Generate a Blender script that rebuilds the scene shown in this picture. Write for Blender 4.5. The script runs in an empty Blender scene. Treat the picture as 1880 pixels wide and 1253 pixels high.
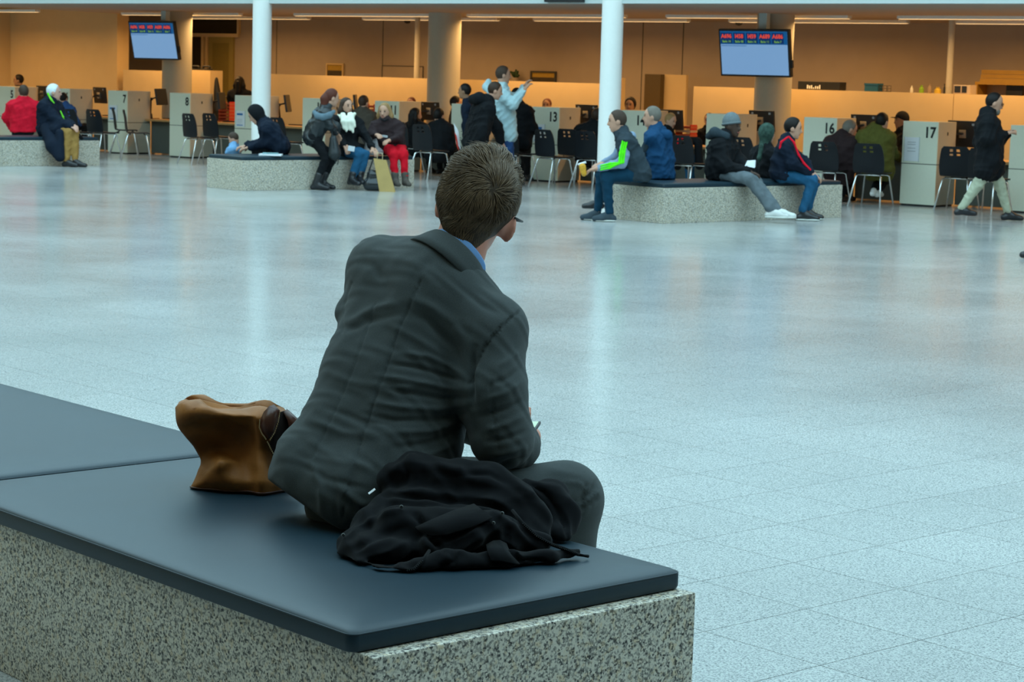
import bpy, bmesh, math, random
import numpy as np
from mathutils import Vector, Matrix

random.seed(7); rng = np.random.default_rng(7)
sc = bpy.context.scene
COL = sc.collection

# ------------------------------------------------------------------ camera
W, H = 1880.0, 1253.0
F_PX, EYE, ROLL_S, HOR = 3850.0, 1.56, 0.028, 145.0
_yc = HOR + ROLL_S * (W / 2 - 1000)
ROLL = math.atan(ROLL_S)
PITCH = math.atan((H / 2 - _yc) * math.cos(ROLL) / F_PX)
CF = np.array([0, math.cos(PITCH), -math.sin(PITCH)])
_u = np.array([0, math.sin(PITCH), math.cos(PITCH)]); _r = np.array([1.0, 0, 0])
CR = math.cos(ROLL) * _r + math.sin(ROLL) * _u
CU = math.cos(ROLL) * _u - math.sin(ROLL) * _r
CP = np.array([0, 0, EYE])
cam_d = bpy.data.cameras.new('camera'); cam = bpy.data.objects.new('camera', cam_d); COL.objects.link(cam)
cam_d.sensor_width = 36; cam_d.lens = F_PX / W * 36; cam_d.clip_end = 300
m = Matrix.Identity(4)
for i, a in enumerate((CR, CU, -CF)):
    for j in range(3): m[j][i] = a[j]
m[2][3] = EYE
cam.matrix_world = m
cam_d.dof.use_dof = True; cam_d.dof.focus_distance = 5.3; cam_d.dof.aperture_fstop = 18
sc.camera = cam

# ------------------------------------------------------------------ world, exposure
sc.view_settings.view_transform = 'Standard'; sc.view_settings.look = 'None'
sc.view_settings.gamma = 1; sc.view_settings.use_curve_mapping = False
sc.view_settings.exposure = 0.14
wd = bpy.data.worlds.new('World'); sc.world = wd; wd.use_nodes = True
bg = wd.node_tree.nodes['Background']
bg.inputs[0].default_value = (0.57, 0.88, 1.0, 1); bg.inputs[1].default_value = 2.5

# ------------------------------------------------------------------ layout helpers
def ray(px, py):
    d = CF * F_PX + CR * (px - W / 2) - CU * (py - H / 2)
    return d / np.linalg.norm(d)
def P(px, py, z=0.0):                       # point on the level z
    d = ray(px, py); return CP + d * ((z - EYE) / d[2])
def J(px, py, Y):                           # point on the upright plane at distance Y
    d = ray(px, py); return CP + d * (Y / d[1])
def proj(p):
    v = np.asarray(p, float) - CP; z = v @ CF
    return W / 2 + F_PX * (v @ CR) / z, H / 2 - F_PX * (v @ CU) / z
_a = math.radians(-48.4)
TU = np.array([math.cos(_a), math.sin(_a), 0]); TV = np.array([-TU[1], TU[0], 0])   # tile axes
def UV(u, v, z=0.0): return TU * u + TV * v + np.array([0, 0, z])
P7 = P(198, 281); _e = P(1651, 376.8) - P7
EX = _e / np.linalg.norm(_e); NX = np.array([-EX[1], EX[0], 0]); ZZ = np.array([0, 0, 1.0])  # counter row axes
def RW(s, c, z=0.0): return P7 + EX * s + NX * c + ZZ * z
def SZ(px, py, c):                          # s, z of a pixel on the row plane c
    d = ray(px, py); t = (NX @ P7 + c - NX @ CP) / (NX @ d); q = CP + d * t
    return float((q - P7) @ EX), float(q[2])
def YC(px, c): d = ray(px, 200); return float((CP + d * ((NX @ P7 + c - NX @ CP) / (NX @ d)))[1])
def SC(px, py, z=0.0):
    q = P(px, py, z) - P7; return float(q @ EX), float(q @ NX)

# ------------------------------------------------------------------ materials
def lin(c):
    f = lambda v: v / 12.92 if v <= 0.04045 else ((v + 0.055) / 1.055) ** 2.4
    return tuple(f(x / 255.0) for x in c)
class NT:
    def __init__(s, name):
        s.m = bpy.data.materials.new(name); s.m.use_nodes = True
        s.t = s.m.node_tree; s.b = s.t.nodes['Principled BSDF']
    def n(s, typ, **kw):
        x = s.t.nodes.new(typ)
        for k, v in kw.items(): setattr(x, k, v)
        return x
    def l(s, a, b): s.t.links.new(a, b)
MATS = {}
def mat(name, col, rough=0.7, spec=0.3, metal=0.0, noise=0.12, nscale=30.0, bump=0.0, bscale=400.0, sheen=0.0, emit=None, estr=1.0, trans=0.0, obj=False):
    if name in MATS: return MATS[name]
    k = NT(name); b = k.b
    b.inputs['Roughness'].default_value = rough; b.inputs['Specular IOR Level'].default_value = spec
    b.inputs['Metallic'].default_value = metal
    tc = k.n('ShaderNodeTexCoord'); co = tc.outputs['Object']
    if noise > 0:
        nz = k.n('ShaderNodeTexNoise'); nz.inputs['Scale'].default_value = nscale; nz.inputs['Detail'].default_value = 3
        k.l(co, nz.inputs['Vector'])
        mx = k.n('ShaderNodeMix', data_type='RGBA')
        mx.inputs['A'].default_value = (*[c * (1 - noise) for c in col], 1); mx.inputs['B'].default_value = (*[min(1, c * (1 + noise)) for c in col], 1)
        k.l(nz.outputs['Fac'], mx.inputs['Factor']); k.l(mx.outputs['Result'], b.inputs['Base Color'])
    else: b.inputs['Base Color'].default_value = (*col, 1)
    if bump > 0:
        n2 = k.n('ShaderNodeTexNoise'); n2.inputs['Scale'].default_value = bscale; n2.inputs['Detail'].default_value = 2
        k.l(co, n2.inputs['Vector'])
        bp = k.n('ShaderNodeBump'); bp.inputs['Strength'].default_value = bump; bp.inputs['Distance'].default_value = 0.002
        k.l(n2.outputs['Fac'], bp.inputs['Height']); k.l(bp.outputs['Normal'], b.inputs['Normal'])
    if sheen > 0: b.inputs['Sheen Weight'].default_value = sheen
    if emit is not None:
        b.inputs['Emission Color'].default_value = (*emit, 1); b.inputs['Emission Strength'].default_value = estr
    if trans > 0: b.inputs['Transmission Weight'].default_value = trans
    MATS[name] = k.m; return k.m
def granite(name, light, mid, dark, scale, rough, spec, tiles=False, darkpos=0.36, warm=None):
    k = NT(name); b = k.b
    g = k.n('ShaderNodeNewGeometry'); pos = g.outputs['Position']
    v = k.n('ShaderNodeTexVoronoi'); v.inputs['Scale'].default_value = scale; k.l(pos, v.inputs['Vector'])
    sp = k.n('ShaderNodeSeparateColor'); k.l(v.outputs['Color'], sp.inputs['Color'])
    nz = k.n('ShaderNodeTexNoise'); nz.inputs['Scale'].default_value = scale * 0.55; nz.inputs['Detail'].default_value = 4; k.l(pos, nz.inputs['Vector'])
    ad = k.n('ShaderNodeMath', operation='MULTIPLY_ADD'); k.l(sp.outputs[0], ad.inputs[0]); ad.inputs[1].default_value = 0.42
    k.l(nz.outputs['Fac'], ad.inputs[2])
    r = k.n('ShaderNodeValToRGB'); k.l(ad.outputs[0], r.inputs['Fac'])
    e = r.color_ramp.elements
    e[0].position = darkpos; e[0].color = (*dark, 1); e[1].position = 0.95; e[1].color = (*light, 1)
    q = r.color_ramp.elements.new(darkpos + 0.22); q.color = (*mid, 1)
    q = r.color_ramp.elements.new(darkpos + 0.36); q.color = (*light, 1)
    out = r.outputs['Color']
    if warm:
        n3 = k.n('ShaderNodeTexNoise'); n3.inputs['Scale'].default_value = scale * 0.3; k.l(pos, n3.inputs['Vector'])
        rr = k.n('ShaderNodeValToRGB'); rr.color_ramp.elements[0].position = 0.52; rr.color_ramp.elements[1].position = 0.66; k.l(n3.outputs['Fac'], rr.inputs['Fac'])
        mx = k.n('ShaderNodeMix', data_type='RGBA', blend_type='MULTIPLY'); k.l(rr.outputs['Color'], mx.inputs['Factor']); k.l(out, mx.inputs['A']); mx.inputs['B'].default_value = (*warm, 1)
        out = mx.outputs['Result']
    if tiles:
        mp = k.n('ShaderNodeMapping'); mp.inputs['Rotation'].default_value = (0, 0, -_a); k.l(pos, mp.inputs['Vector'])
        ad2 = k.n('ShaderNodeVectorMath', operation='SUBTRACT'); k.l(mp.outputs['Vector'], ad2.inputs[0]); ad2.inputs[1].default_value = (TU0, TV0, 0)
        dv = k.n('ShaderNodeVectorMath', operation='DIVIDE'); k.l(ad2.outputs[0], dv.inputs[0]); dv.inputs[1].default_value = (TPU, TPV, 1000)
        fl = k.n('ShaderNodeVectorMath', operation='FLOOR'); k.l(dv.outputs[0], fl.inputs[0])
        wn = k.n('ShaderNodeTexWhiteNoise'); k.l(fl.outputs[0], wn.inputs['Vector'])
        mr = k.n('ShaderNodeMapRange'); k.l(wn.outputs['Value'], mr.inputs['Value']); mr.inputs['To Min'].default_value = 0.95; mr.inputs['To Max'].default_value = 1.03
        n4 = k.n('ShaderNodeTexNoise'); n4.inputs['Scale'].default_value = 0.6; n4.inputs['Detail'].default_value = 5; k.l(pos, n4.inputs['Vector'])
        m4 = k.n('ShaderNodeMapRange'); k.l(n4.outputs['Fac'], m4.inputs['Value']); m4.inputs['From Min'].default_value = 0.3; m4.inputs['From Max'].default_value = 0.7; m4.inputs['To Min'].default_value = 0.86; m4.inputs['To Max'].default_value = 1.08
        mm = k.n('ShaderNodeMath', operation='MULTIPLY'); k.l(mr.outputs[0], mm.inputs[0]); k.l(m4.outputs[0], mm.inputs[1])
        sc_ = k.n('ShaderNodeVectorMath', operation='SCALE'); k.l(out, sc_.inputs[0]); k.l(mm.outputs[0], sc_.inputs['Scale'])
        out = sc_.outputs[0]
        m5 = k.n('ShaderNodeMapRange'); k.l(n4.outputs['Fac'], m5.inputs['Value']); m5.inputs['From Min'].default_value = 0.3; m5.inputs['From Max'].default_value = 0.7; m5.inputs['To Min'].default_value = rough - 0.02; m5.inputs['To Max'].default_value = rough + 0.03
        k.l(m5.outputs[0], b.inputs['Roughness'])
    else: b.inputs['Roughness'].default_value = rough
    k.l(out, b.inputs['Base Color']); b.inputs['Specular IOR Level'].default_value = spec
    MATS[name] = k.m; return k.m
TPU, TPV, TU0, TV0 = 0.4300, 0.4400, -4.004, 4.765
FLOORM = granite('floor granite', (0.53, 0.54, 0.53), (0.34, 0.35, 0.35), (0.13, 0.14, 0.15), 250, 0.17, 0.48, tiles=True, darkpos=0.42)
STONE = granite('bench granite', (0.68, 0.64, 0.54), (0.38, 0.36, 0.31), (0.045, 0.045, 0.045), 210, 0.45, 0.3, darkpos=0.44, warm=(0.98, 0.88, 0.74))
GROUT = mat('floor joint', (0.04, 0.05, 0.05), 0.9, 0.1)
VINYL = mat('dark vinyl', (0.010, 0.028, 0.042), 0.42, 0.32, noise=0.2, nscale=6, bump=0.12, bscale=900)
WHITEPAINT = mat('white paint', (0.80, 0.82, 0.80), 0.5, 0.3, noise=0.03)
CARC = mat('shaded beige laminate', (0.50, 0.46, 0.36), 0.6, 0.25, noise=0.05, nscale=10)  # darker beige puts the shade of the pillar sides into the colour
PANEL = mat('cream laminate', (0.70, 0.73, 0.60), 0.55, 0.3, noise=0.03)
SEAM = mat('dark seam', (0.06, 0.06, 0.055), 0.8)
WOOD = mat('beech desk wood', (0.46, 0.26, 0.10), 0.45, 0.35, noise=0.25, nscale=12)
MODESTY = mat('grey modesty panel', (0.10, 0.11, 0.095), 0.7, noise=0.2, nscale=60)
PLASTER = mat('cream plaster', (0.64, 0.48, 0.26), 0.85, 0.15, noise=0.05, nscale=4)
WALLM = mat('beige wall panel', (0.40, 0.33, 0.26), 0.85, 0.15, noise=0.06, nscale=4)
CEILM = mat('ceiling board', (0.36, 0.30, 0.25), 0.8, 0.2, noise=0.05, nscale=3)
FASCIA = mat('pale grey fascia', (0.50, 0.56, 0.56), 0.6, 0.3, noise=0.04)
COLGREY = mat('grey column render', (0.46, 0.44, 0.37), 0.7, 0.2, noise=0.04)
BLACK = mat('black plastic', (0.012, 0.014, 0.017), 0.45, 0.4, noise=0.1)
CHAIRM = mat('black chair shell', (0.009, 0.011, 0.014), 0.45, 0.2, noise=0.1)
CHROME = mat('chrome', (0.75, 0.78, 0.78), 0.22, 0.5, metal=0.9, noise=0.0)
INK = mat('black print', (0.012, 0.014, 0.014), 0.6, noise=0)
PAPER = mat('white paper', (0.72, 0.76, 0.80), 0.7, noise=0.03)
BLUEINK = mat('blue print', (0.03, 0.16, 0.42), 0.6, noise=0.05)
GREYINK = mat('grey print', (0.35, 0.38, 0.42), 0.7, noise=0.05)
YELLOWWOOD = mat('yellow shelf wood', (0.42, 0.24, 0.035), 0.5, noise=0.15, nscale=8)
DOORM = mat('olive door', (0.30, 0.235, 0.07), 0.6, noise=0.06)
GLASSD = mat('dark glass', (0.035, 0.028, 0.014), 0.12, 0.5, noise=0.1)
RED = mat('red plastic', (0.55, 0.03, 0.02), 0.5)

# ------------------------------------------------------------------ mesh helpers
class MB:
    def __init__(s): s.v = []; s.f = []
    def add(s, vs, fs):
        o = len(s.v); s.v += [tuple(map(float, x)) for x in vs]; s.f += [tuple(o + i for i in q) for q in fs]; return s
    def box(s, c, size, ax=None):
        ax = ax or ((1, 0, 0), (0, 1, 0), (0, 0, 1)); c = np.asarray(c, float); A = [np.asarray(a, float) * h / 2 for a, h in zip(ax, size)]
        vs = [c + A[0] * i + A[1] * j + A[2] * k for k in (-1, 1) for j in (-1, 1) for i in (-1, 1)]
        return s.add(vs, [(0, 2, 3, 1), (4, 5, 7, 6), (0, 1, 5, 4), (2, 6, 7, 3), (0, 4, 6, 2), (1, 3, 7, 5)])
    def tube(s, pts, r, n=10, cap=True):
        pts = [np.asarray(p, float) for p in pts]; rs = r if hasattr(r, '__len__') else [r] * len(pts)
        t = [pts[min(i + 1, len(pts) - 1)] - pts[max(i - 1, 0)] for i in range(len(pts))]
        t = [x / (np.linalg.norm(x) + 1e-9) for x in t]
        ref = np.array([0, 0, 1.0]) if abs(t[0][2]) < 0.9 else np.array([1.0, 0, 0])
        a = np.cross(t[0], ref); a /= np.linalg.norm(a); vs = []
        for p, d, q in zip(pts, t, rs):
            a = a - d * (a @ d); a /= np.linalg.norm(a) + 1e-9; b = np.cross(d, a)
            vs += [p + q * (a * math.cos(2 * math.pi * k / n) + b * math.sin(2 * math.pi * k / n)) for k in range(n)]
        fs = [(i * n + k, i * n + (k + 1) % n, (i + 1) * n + (k + 1) % n, (i + 1) * n + k) for i in range(len(pts) - 1) for k in range(n)]
        if cap: fs += [tuple(range(n))[::-1], tuple(range((len(pts) - 1) * n, len(pts) * n))]
        return s.add(vs, fs)
    def grid(s, rows):
        n = len(rows[0]); vs = [p for r in rows for p in r]
        return s.add(vs, [(i * n + k, i * n + k + 1, (i + 1) * n + k + 1, (i + 1) * n + k) for i in range(len(rows) - 1) for k in range(n - 1)])
    def prism(s, poly, d):                  # polygon (3d points) pushed along d
        d = np.asarray(d, float); a = [np.asarray(p, float) for p in poly]; n = len(a)
        return s.add(a + [p + d for p in a], [tuple(range(n))[::-1], tuple(range(n, 2 * n))] + [(k, (k + 1) % n, n + (k + 1) % n, n + k) for k in range(n)])
    def shift(s, d): s.v = [(x + d[0], y + d[1], z + d[2]) for x, y, z in s.v]; return s
ORG = {}
def link(name, me, parent=None):
    o = bpy.data.objects.new(name, me); COL.objects.link(o)
    if parent is not None: o.parent = parent
    return o
def org_of(o):
    while o is not None:
        if o.name in ORG: return ORG[o.name]
        o = o.parent
    return np.zeros(3)
def finish(name, verts, faces, material, parent=None, smooth=False, bevel=0.0, loc=None, solid=0.0):
    v = np.asarray(verts, float).reshape(-1, 3)
    og = org_of(parent) if parent is not None else (np.asarray(loc, float) if loc is not None else np.array([v[:, 0].mean(), v[:, 1].mean(), v[:, 2].min()]))
    v = v - og
    me = bpy.data.meshes.new(name)
    if isinstance(faces, np.ndarray):
        nf = len(faces); me.vertices.add(len(v)); me.vertices.foreach_set('co', v.ravel())
        me.loops.add(nf * 4); me.loops.foreach_set('vertex_index', faces.astype(np.int32).ravel())
        me.polygons.add(nf); me.polygons.foreach_set('loop_start', np.arange(0, nf * 4, 4, dtype=np.int32)); me.polygons.foreach_set('loop_total', np.full(nf, 4, dtype=np.int32))
        me.update(calc_edges=True); me.validate()
    else: me.from_pydata([tuple(x) for x in v], [], faces); me.update()
    bm = bmesh.new(); bm.from_mesh(me)
    if not isinstance(faces, np.ndarray): bmesh.ops.recalc_face_normals(bm, faces=bm.faces)
    if solid: bmesh.ops.solidify(bm, geom=bm.faces[:], thickness=solid)
    if bevel: bmesh.ops.bevel(bm, geom=[e for e in bm.edges if len(e.link_faces) == 2 and e.calc_face_angle() > 0.5], offset=bevel, segments=2, affect='EDGES', profile=0.6)
    bm.to_mesh(me); bm.free()
    if smooth:
        me.polygons.foreach_set('use_smooth', [True] * len(me.polygons))
        if smooth == 'auto':
            me.set_sharp_from_angle(angle=math.radians(40))
    me.materials.append(material)
    o = link(name, me, parent)
    if parent is None: o.location = og; ORG[o.name] = og
    return o
def mb(name, b, material, parent=None, **k): return finish(name, b.v, b.f, material, parent, **k)
def tag(o, label, cat, group=None):
    o['label'] = label; o['category'] = cat
    if group: o['group'] = group
    return o
def struct(o): o['kind'] = 'structure'; return o
def thing(name, loc, label, cat, group=None):
    o = bpy.data.objects.new(name, None); COL.objects.link(o); o.empty_display_size = 0.05
    o.location = loc; ORG[o.name] = np.asarray(loc, float); return tag(o, label, cat, group)
def text_mesh(name, s, size, origin, right, up, material, parent, align='CENTER', bold=0.0, depth=0.002, sx=1.0):
    cu = bpy.data.curves.new('lettering', 'FONT'); cu.body = s; cu.size = 1.0; cu.align_x = align; cu.align_y = 'CENTER'; cu.offset = bold; cu.resolution_u = 3
    ob = bpy.data.objects.new('lettering', cu); me = bpy.data.meshes.new_from_object(ob)
    vs = np.array([v.co[:] for v in me.vertices]); fs = [tuple(p.vertices) for p in me.polygons]
    bpy.data.objects.remove(ob); bpy.data.meshes.remove(me); bpy.data.curves.remove(cu)
    right = np.asarray(right, float); up = np.asarray(up, float); nn = np.cross(right, up)
    pts = np.asarray(origin, float) + vs[:, :1] * size * sx * right + vs[:, 1:2] * size * up + nn * depth
    return finish(name, pts, fs, material, parent)

# ------------------------------------------------------------------ blended solids (one smooth surface from many tapered limbs)
class Solid:
    def __init__(s, k=0.03): s.c = []; s.e = []; s.cut = []; s.k = k
    def cone(s, a, b, ra, rb=None): s.c.append((np.asarray(a, float), np.asarray(b, float), ra, ra if rb is None else rb)); return s
    def chain(s, pts, rs):
        for i in range(len(pts) - 1): s.cone(pts[i], pts[i + 1], rs[i], rs[i + 1])
        return s
    def ell(s, c, r, ax=None): s.e.append((np.asarray(c, float), np.asarray(r, float), np.eye(3) if ax is None else np.asarray(ax, float))); return s
    def plane(s, p, n): n = np.asarray(n, float); s.cut.append((np.asarray(p, float), n / np.linalg.norm(n))); return s
    def ev(s, p):
        d = None
        def comb(d, x):
            if d is None: return x
            h = np.maximum(s.k - np.abs(d - x), 0) / s.k
            return np.minimum(d, x) - h * h * s.k * 0.25
        for a, b, ra, rb in s.c:
            ba = b - a; l2 = ba @ ba + 1e-12; pa = p - a
            t = np.clip(pa @ ba / l2, 0, 1)
            d = comb(d, np.sqrt(((pa - t[:, None] * ba) ** 2).sum(1)) - (ra + (rb - ra) * t))
        for c, r, ax in s.e:
            q = (p - c) @ ax.T; k0 = np.sqrt(((q / r) ** 2).sum(1)); k1 = np.sqrt(((q / (r * r)) ** 2).sum(1)) + 1e-9
            d = comb(d, k0 * (k0 - 1) / k1)
        for c, n in s.cut: d = np.maximum(d, (p - c) @ n)
        return d
    def mesh(s, vox):
        lo = np.min([np.minimum(a, b) - max(ra, rb) for a, b, ra, rb in s.c] + [c - max(r) for c, r, ax in s.e], axis=0) - 2.5 * vox
        hi = np.max([np.maximum(a, b) + max(ra, rb) for a, b, ra, rb in s.c] + [c + max(r) for c, r, ax in s.e], axis=0) + 2.5 * vox
        B = 4; n = np.ceil((hi - lo) / (vox * B)).astype(int); N = n * B + 1
        gx = [lo[i] + vox * np.arange(N[i]) for i in range(3)]
        cx = [lo[i] + vox * B * (np.arange(n[i]) + 0.5) for i in range(3)]
        cc = np.stack(np.meshgrid(*cx, indexing='ij'), -1).reshape(-1, 3)
        dc = s.ev(cc).reshape(n)
        near = np.abs(dc) < vox * B * 1.35 + s.k * 0.3
        full = np.repeat(np.repeat(np.repeat(dc, B, 0), B, 1), B, 2)
        full = np.pad(full, ((0, 1), (0, 1), (0, 1)), mode='edge')
        mk = np.repeat(np.repeat(np.repeat(near, B, 0), B, 1), B, 2); mk = np.pad(mk, ((0, 1),) * 3, mode='edge')
        m2 = mk.copy()
        m2[1:] |= mk[:-1]; m3 = m2.copy(); m3[:, 1:] |= m2[:, :-1]; m4 = m3.copy(); m4[:, :, 1:] |= m3[:, :, :-1]
        idx = np.argwhere(m4); pts = np.stack([gx[i][idx[:, i]] for i in range(3)], 1)
        full[m4] = s.ev(pts)
        return nets(full, lo, vox)
def nets(g, lo, vox):
    ins = g < 0
    c = [(i, j, k) for i in (0, 1) for j in (0, 1) for k in (0, 1)]
    sl = lambda i, n: slice(i, n - 1 + i)
    S = g.shape; cnt = sum(ins[sl(i, S[0]), sl(j, S[1]), sl(k, S[2])].astype(np.int8) for i, j, k in c)
    act = (cnt > 0) & (cnt < 8); idx = np.argwhere(act)
    vid = np.full(act.shape, -1, dtype=np.int64); vid[tuple(idx.T)] = np.arange(len(idx))
    acc = np.zeros((len(idx), 3)); w = np.zeros(len(idx))
    val = {q: g[idx[:, 0] + q[0], idx[:, 1] + q[1], idx[:, 2] + q[2]] for q in c}
    for a in c:
        for ax in range(3):
            if a[ax]: continue
            b = list(a); b[ax] = 1; b = tuple(b); va, vb = val[a], val[b]
            x = (va < 0) != (vb < 0); t = np.where(x, va / np.where(x, va - vb, 1), 0)
            p = np.array(a, float) + np.zeros((len(idx), 3)); p[:, ax] += t
            acc += p * x[:, None]; w += x
    V = lo + vox * (idx + acc / w[:, None]); Fs = []
    for ax in range(3):
        o1, o2 = [(1, 2), (2, 0), (0, 1)][ax]
        a = ins; b0 = [slice(None)] * 3; b1 = [slice(None)] * 3; b0[ax] = slice(0, -1); b1[ax] = slice(1, None)
        x = a[tuple(b0)] != a[tuple(b1)]; e = np.argwhere(x)
        e = e[(e[:, o1] > 0) & (e[:, o2] > 0) & (e[:, o1] < S[o1] - 1) & (e[:, o2] < S[o2] - 1)]
        fl = a[tuple(e.T)]
        def cell(d1, d2):
            q = e.copy(); q[:, o1] -= d1; q[:, o2] -= d2; return vid[tuple(q.T)]
        f = np.stack([cell(1, 1), cell(0, 1), cell(0, 0), cell(1, 0)], 1)
        f[~fl] = f[~fl][:, ::-1]; Fs.append(f)
    F = np.concatenate(Fs); F = F[(F >= 0).all(1)]
    return V, F
def smooth_v(V, F, it=2, lam=0.5):
    for _ in range(it):
        acc = np.zeros_like(V); n = np.zeros(len(V))
        for i in range(4):
            for j in (1, 3):
                np.add.at(acc, F[:, i], V[F[:, (i + j) % 4]]); np.add.at(n, F[:, i], 1)
        V = V + lam * (acc / np.maximum(n, 1)[:, None] - V)
    return V
def vnormals(V, F):
    fn = np.cross(V[F[:, 2]] - V[F[:, 0]], V[F[:, 3]] - V[F[:, 1]]); N = np.zeros_like(V)
    for i in range(4): np.add.at(N, F[:, i], fn)
    return N / (np.linalg.norm(N, axis=1)[:, None] + 1e-12)
def folds(V, F, amp):
    N = vnormals(V, F); d = np.zeros(len(V))
    for _ in range(5):
        k = rng.normal(0, 1, 3); k *= rng.uniform(28, 62) / np.linalg.norm(k); q = rng.normal(0, 9, 3)
        d += (1 - np.abs(np.sin(V @ k * .5 + 1.6 * np.sin(V @ q) + rng.uniform(0, 6)))) ** 2 - .35
    return V + N * (d * amp * .5)[:, None]
def solid(name, S, material, parent, vox=0.016, sm=1, wr=0.0):
    V, F = S.mesh(vox)
    if len(F) == 0: return None
    if sm: V = smooth_v(V, F, sm)
    if wr: V = folds(V, F, wr)
    return finish(name, V, F, material, parent, smooth=True)
# ================================================================== the setting
# floor: slab base with single granite tiles
base = struct(mb('floor', MB().box((0, 20, -0.054), (70, 64, 0.1)), GROUT))
g = 0.0027
tile_me = bpy.data.meshes.new('floor_tile'); tb = MB().box((0, 0, -0.002), (TPU - g, TPV - g, 0.004)); tile_me.from_pydata(tb.v, [], tb.f); tile_me.update(); tile_me.materials.append(FLOORM)
cells = []
for i in range(-125, 22):
    for j in range(-48, 84):
        c = UV(TU0 + (i + 0.5) * TPU, TV0 + (j + 0.5) * TPV)
        if c[1] < 1.0 or c[1] > 52 or c[0] < -17 or c[0] > 24: continue
        x, y = proj(c)
        if -3800 < x < W + 3800 and y < H + 6000: cells.append((c, x, y))
vis = [k for k in cells if -40 < k[1] < W + 40 and k[2] < H + 60]
def hidden(k):                              # under the near bench
    u, v = k[0] @ TU, k[0] @ TV
    x, y = k[1], k[2]
    return (-12 < u < -3.3 and 2.4 < v < 3.7) or (y > 1000 and x < 1250)
vis = sorted([k for k in vis if not hidden(k)], key=lambda k: -k[2])
single = vis[:290]; ids = set(id(k) for k in single)
for k in single:
    o = link('floor_tile', tile_me, base); o.location = k[0] - org_of(base); o.rotation_euler = (0, 0, _a)
fb = MB()
for k in cells:
    if id(k) in ids: continue
    fb.box(k[0] - np.array([0, 0, 0.002]), (TPU - g, TPV - g, 0.004), (TU, TV, ZZ))
o = mb('tile_field', fb, FLOORM, base); o['kind'] = 'stuff'

CEIL, SOF_C, PART_C, PART_Z, WALL_C = 2.60, -1.9, 2.2, 1.51, 4.6
S0, S1 = -14.0, 39.5
def rbox(b, s0, s1, c0, c1, z0, z1): return b.box(RW((s0 + s1) / 2, (c0 + c1) / 2, (z0 + z1) / 2), (s1 - s0, c1 - c0, z1 - z0), (EX, NX, ZZ))
wb = struct(mb('wall_back', rbox(MB(), S0, S1, WALL_C, WALL_C + 0.3, 0, CEIL + 0.5), WALLM))
for px in (508, 703, 1180, 1254):           # upright joints of the wall boards
    s, _ = SZ(px, 80, WALL_C)
    mb('panel_joint', rbox(MB(), s - 0.008, s + 0.008, WALL_C - 0.003, WALL_C + 0.01, 1.0, CEIL), SEAM, wb)
sL = SZ(226, 60, 2.4)[0]
struct(mb('ceiling', rbox(MB(), sL, S1, SOF_C - 0.05, WALL_C + 0.3, CEIL, CEIL + 0.2), CEILM))
struct(mb('trim_1', rbox(MB(), S0, S1, SOF_C - 0.25, SOF_C, CEIL, CEIL + 1.3), FASCIA))
struct(mb('wall_upper', rbox(MB(), S0, S1, SOF_C - 0.05, SOF_C + 0.3, CEIL + 1.3, 11), FASCIA))
struct(mb('ceiling_bay', rbox(MB(), S0, sL, SOF_C - 0.05, WALL_C + 0.3, CEIL + 0.14, CEIL + 0.3), CEILM))
# full-height cream wall on the left, with its return
sA = SZ(30, 100, 2.4)[0]
struct(mb('wall_left', rbox(MB(), sA, sL, 2.25, 2.55, 0, CEIL + 0.14), PLASTER))
struct(mb('wall_return', rbox(MB(), sA - 0.25, sA, -1.6, 2.55, 0, CEIL + 0.14), PLASTER))
# low cream partitions behind the desks
def part(px0, px1, n, z=PART_Z):
    return struct(mb('wall_partition', rbox(MB(), SZ(px0, 150, PART_C)[0], SZ(px1, 150, PART_C)[0], PART_C, PART_C + 0.32, 0, z), PLASTER))
part(226, 352, 1); part(352, 386, 2, SZ(370, 129, PART_C)[1]); part(470, 1108, 3); part(1274, 1752, 4); part(1753, 1990, 5)
# atrium enclosure, out of frame; near and west walls placed to shape light
AT = mat('atrium wall', (0.48, 0.35, 0.21), 0.9, 0.1, noise=0.05, nscale=1)
struct(mb('wall_near', MB().box((0, -7, 5), (50, 0.4, 10)), AT))
struct(mb('ceiling_blocker', MB().box((0, -2.2, 3.3), (50, 9.4, 0.4)), AT))  # added unseen slab, blocks top light from behind the camera
struct(mb('wall_blocker', MB().box((0, 2.35, 5.0), (50, 0.3, 3.0)), AT))  # added unseen upstand on that slab, also blocks light
struct(mb('wall_west', MB().box((-8.5, 3, 5), (0.4, 24, 10)), AT))  # unseen, set close to darken faces turned left
struct(mb('wall_east', MB().box((24, 6, 5), (0.4, 32, 10)), AT))
struct(mb('wall_northwest', MB().box((-17.2, 32, 5), (0.4, 36, 10)), AT))

# slim white columns, grey columns, thin posts
def column(name, s, c, r, z1, material, label, cat='column', n=28):
    p = RW(s, c); t = thing(name, p, label, cat)
    mb('shaft', MB().tube([p, p + ZZ * z1], r, n), material, t, smooth='auto')
    return t
c2 = SC(1114, 359); p = RW(*c2)
t = column('atrium_column', c2[0], c2[1], 0.148, 11, WHITEPAINT, 'slim white round column right behind the grey and green sleeved man')
mb('base_ring', MB().tube([p, p + ZZ * 0.012], 0.16, 28), FASCIA, t, smooth='auto')
s1 = SZ(480, 150, c2[1])[0]; p = RW(s1, c2[1])
t = column('atrium_column', s1, c2[1], 0.148, 11, WHITEPAINT, 'slim white round column behind the hooded person on the bench')
mb('base_ring', MB().tube([p, p + ZZ * 0.012], 0.16, 28), FASCIA, t, smooth='auto')
for px, lb in ((325, 'thick grey round column carrying the left screen'), (815, 'thick grey round column in the middle without a screen'), (1421, 'thick grey round column carrying the right screen')):
    s = SZ(px, 120, 1.45)[0]; column('thick_column', s, 1.45, 0.275, CEIL, COLGREY, lb, n=40)
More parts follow.
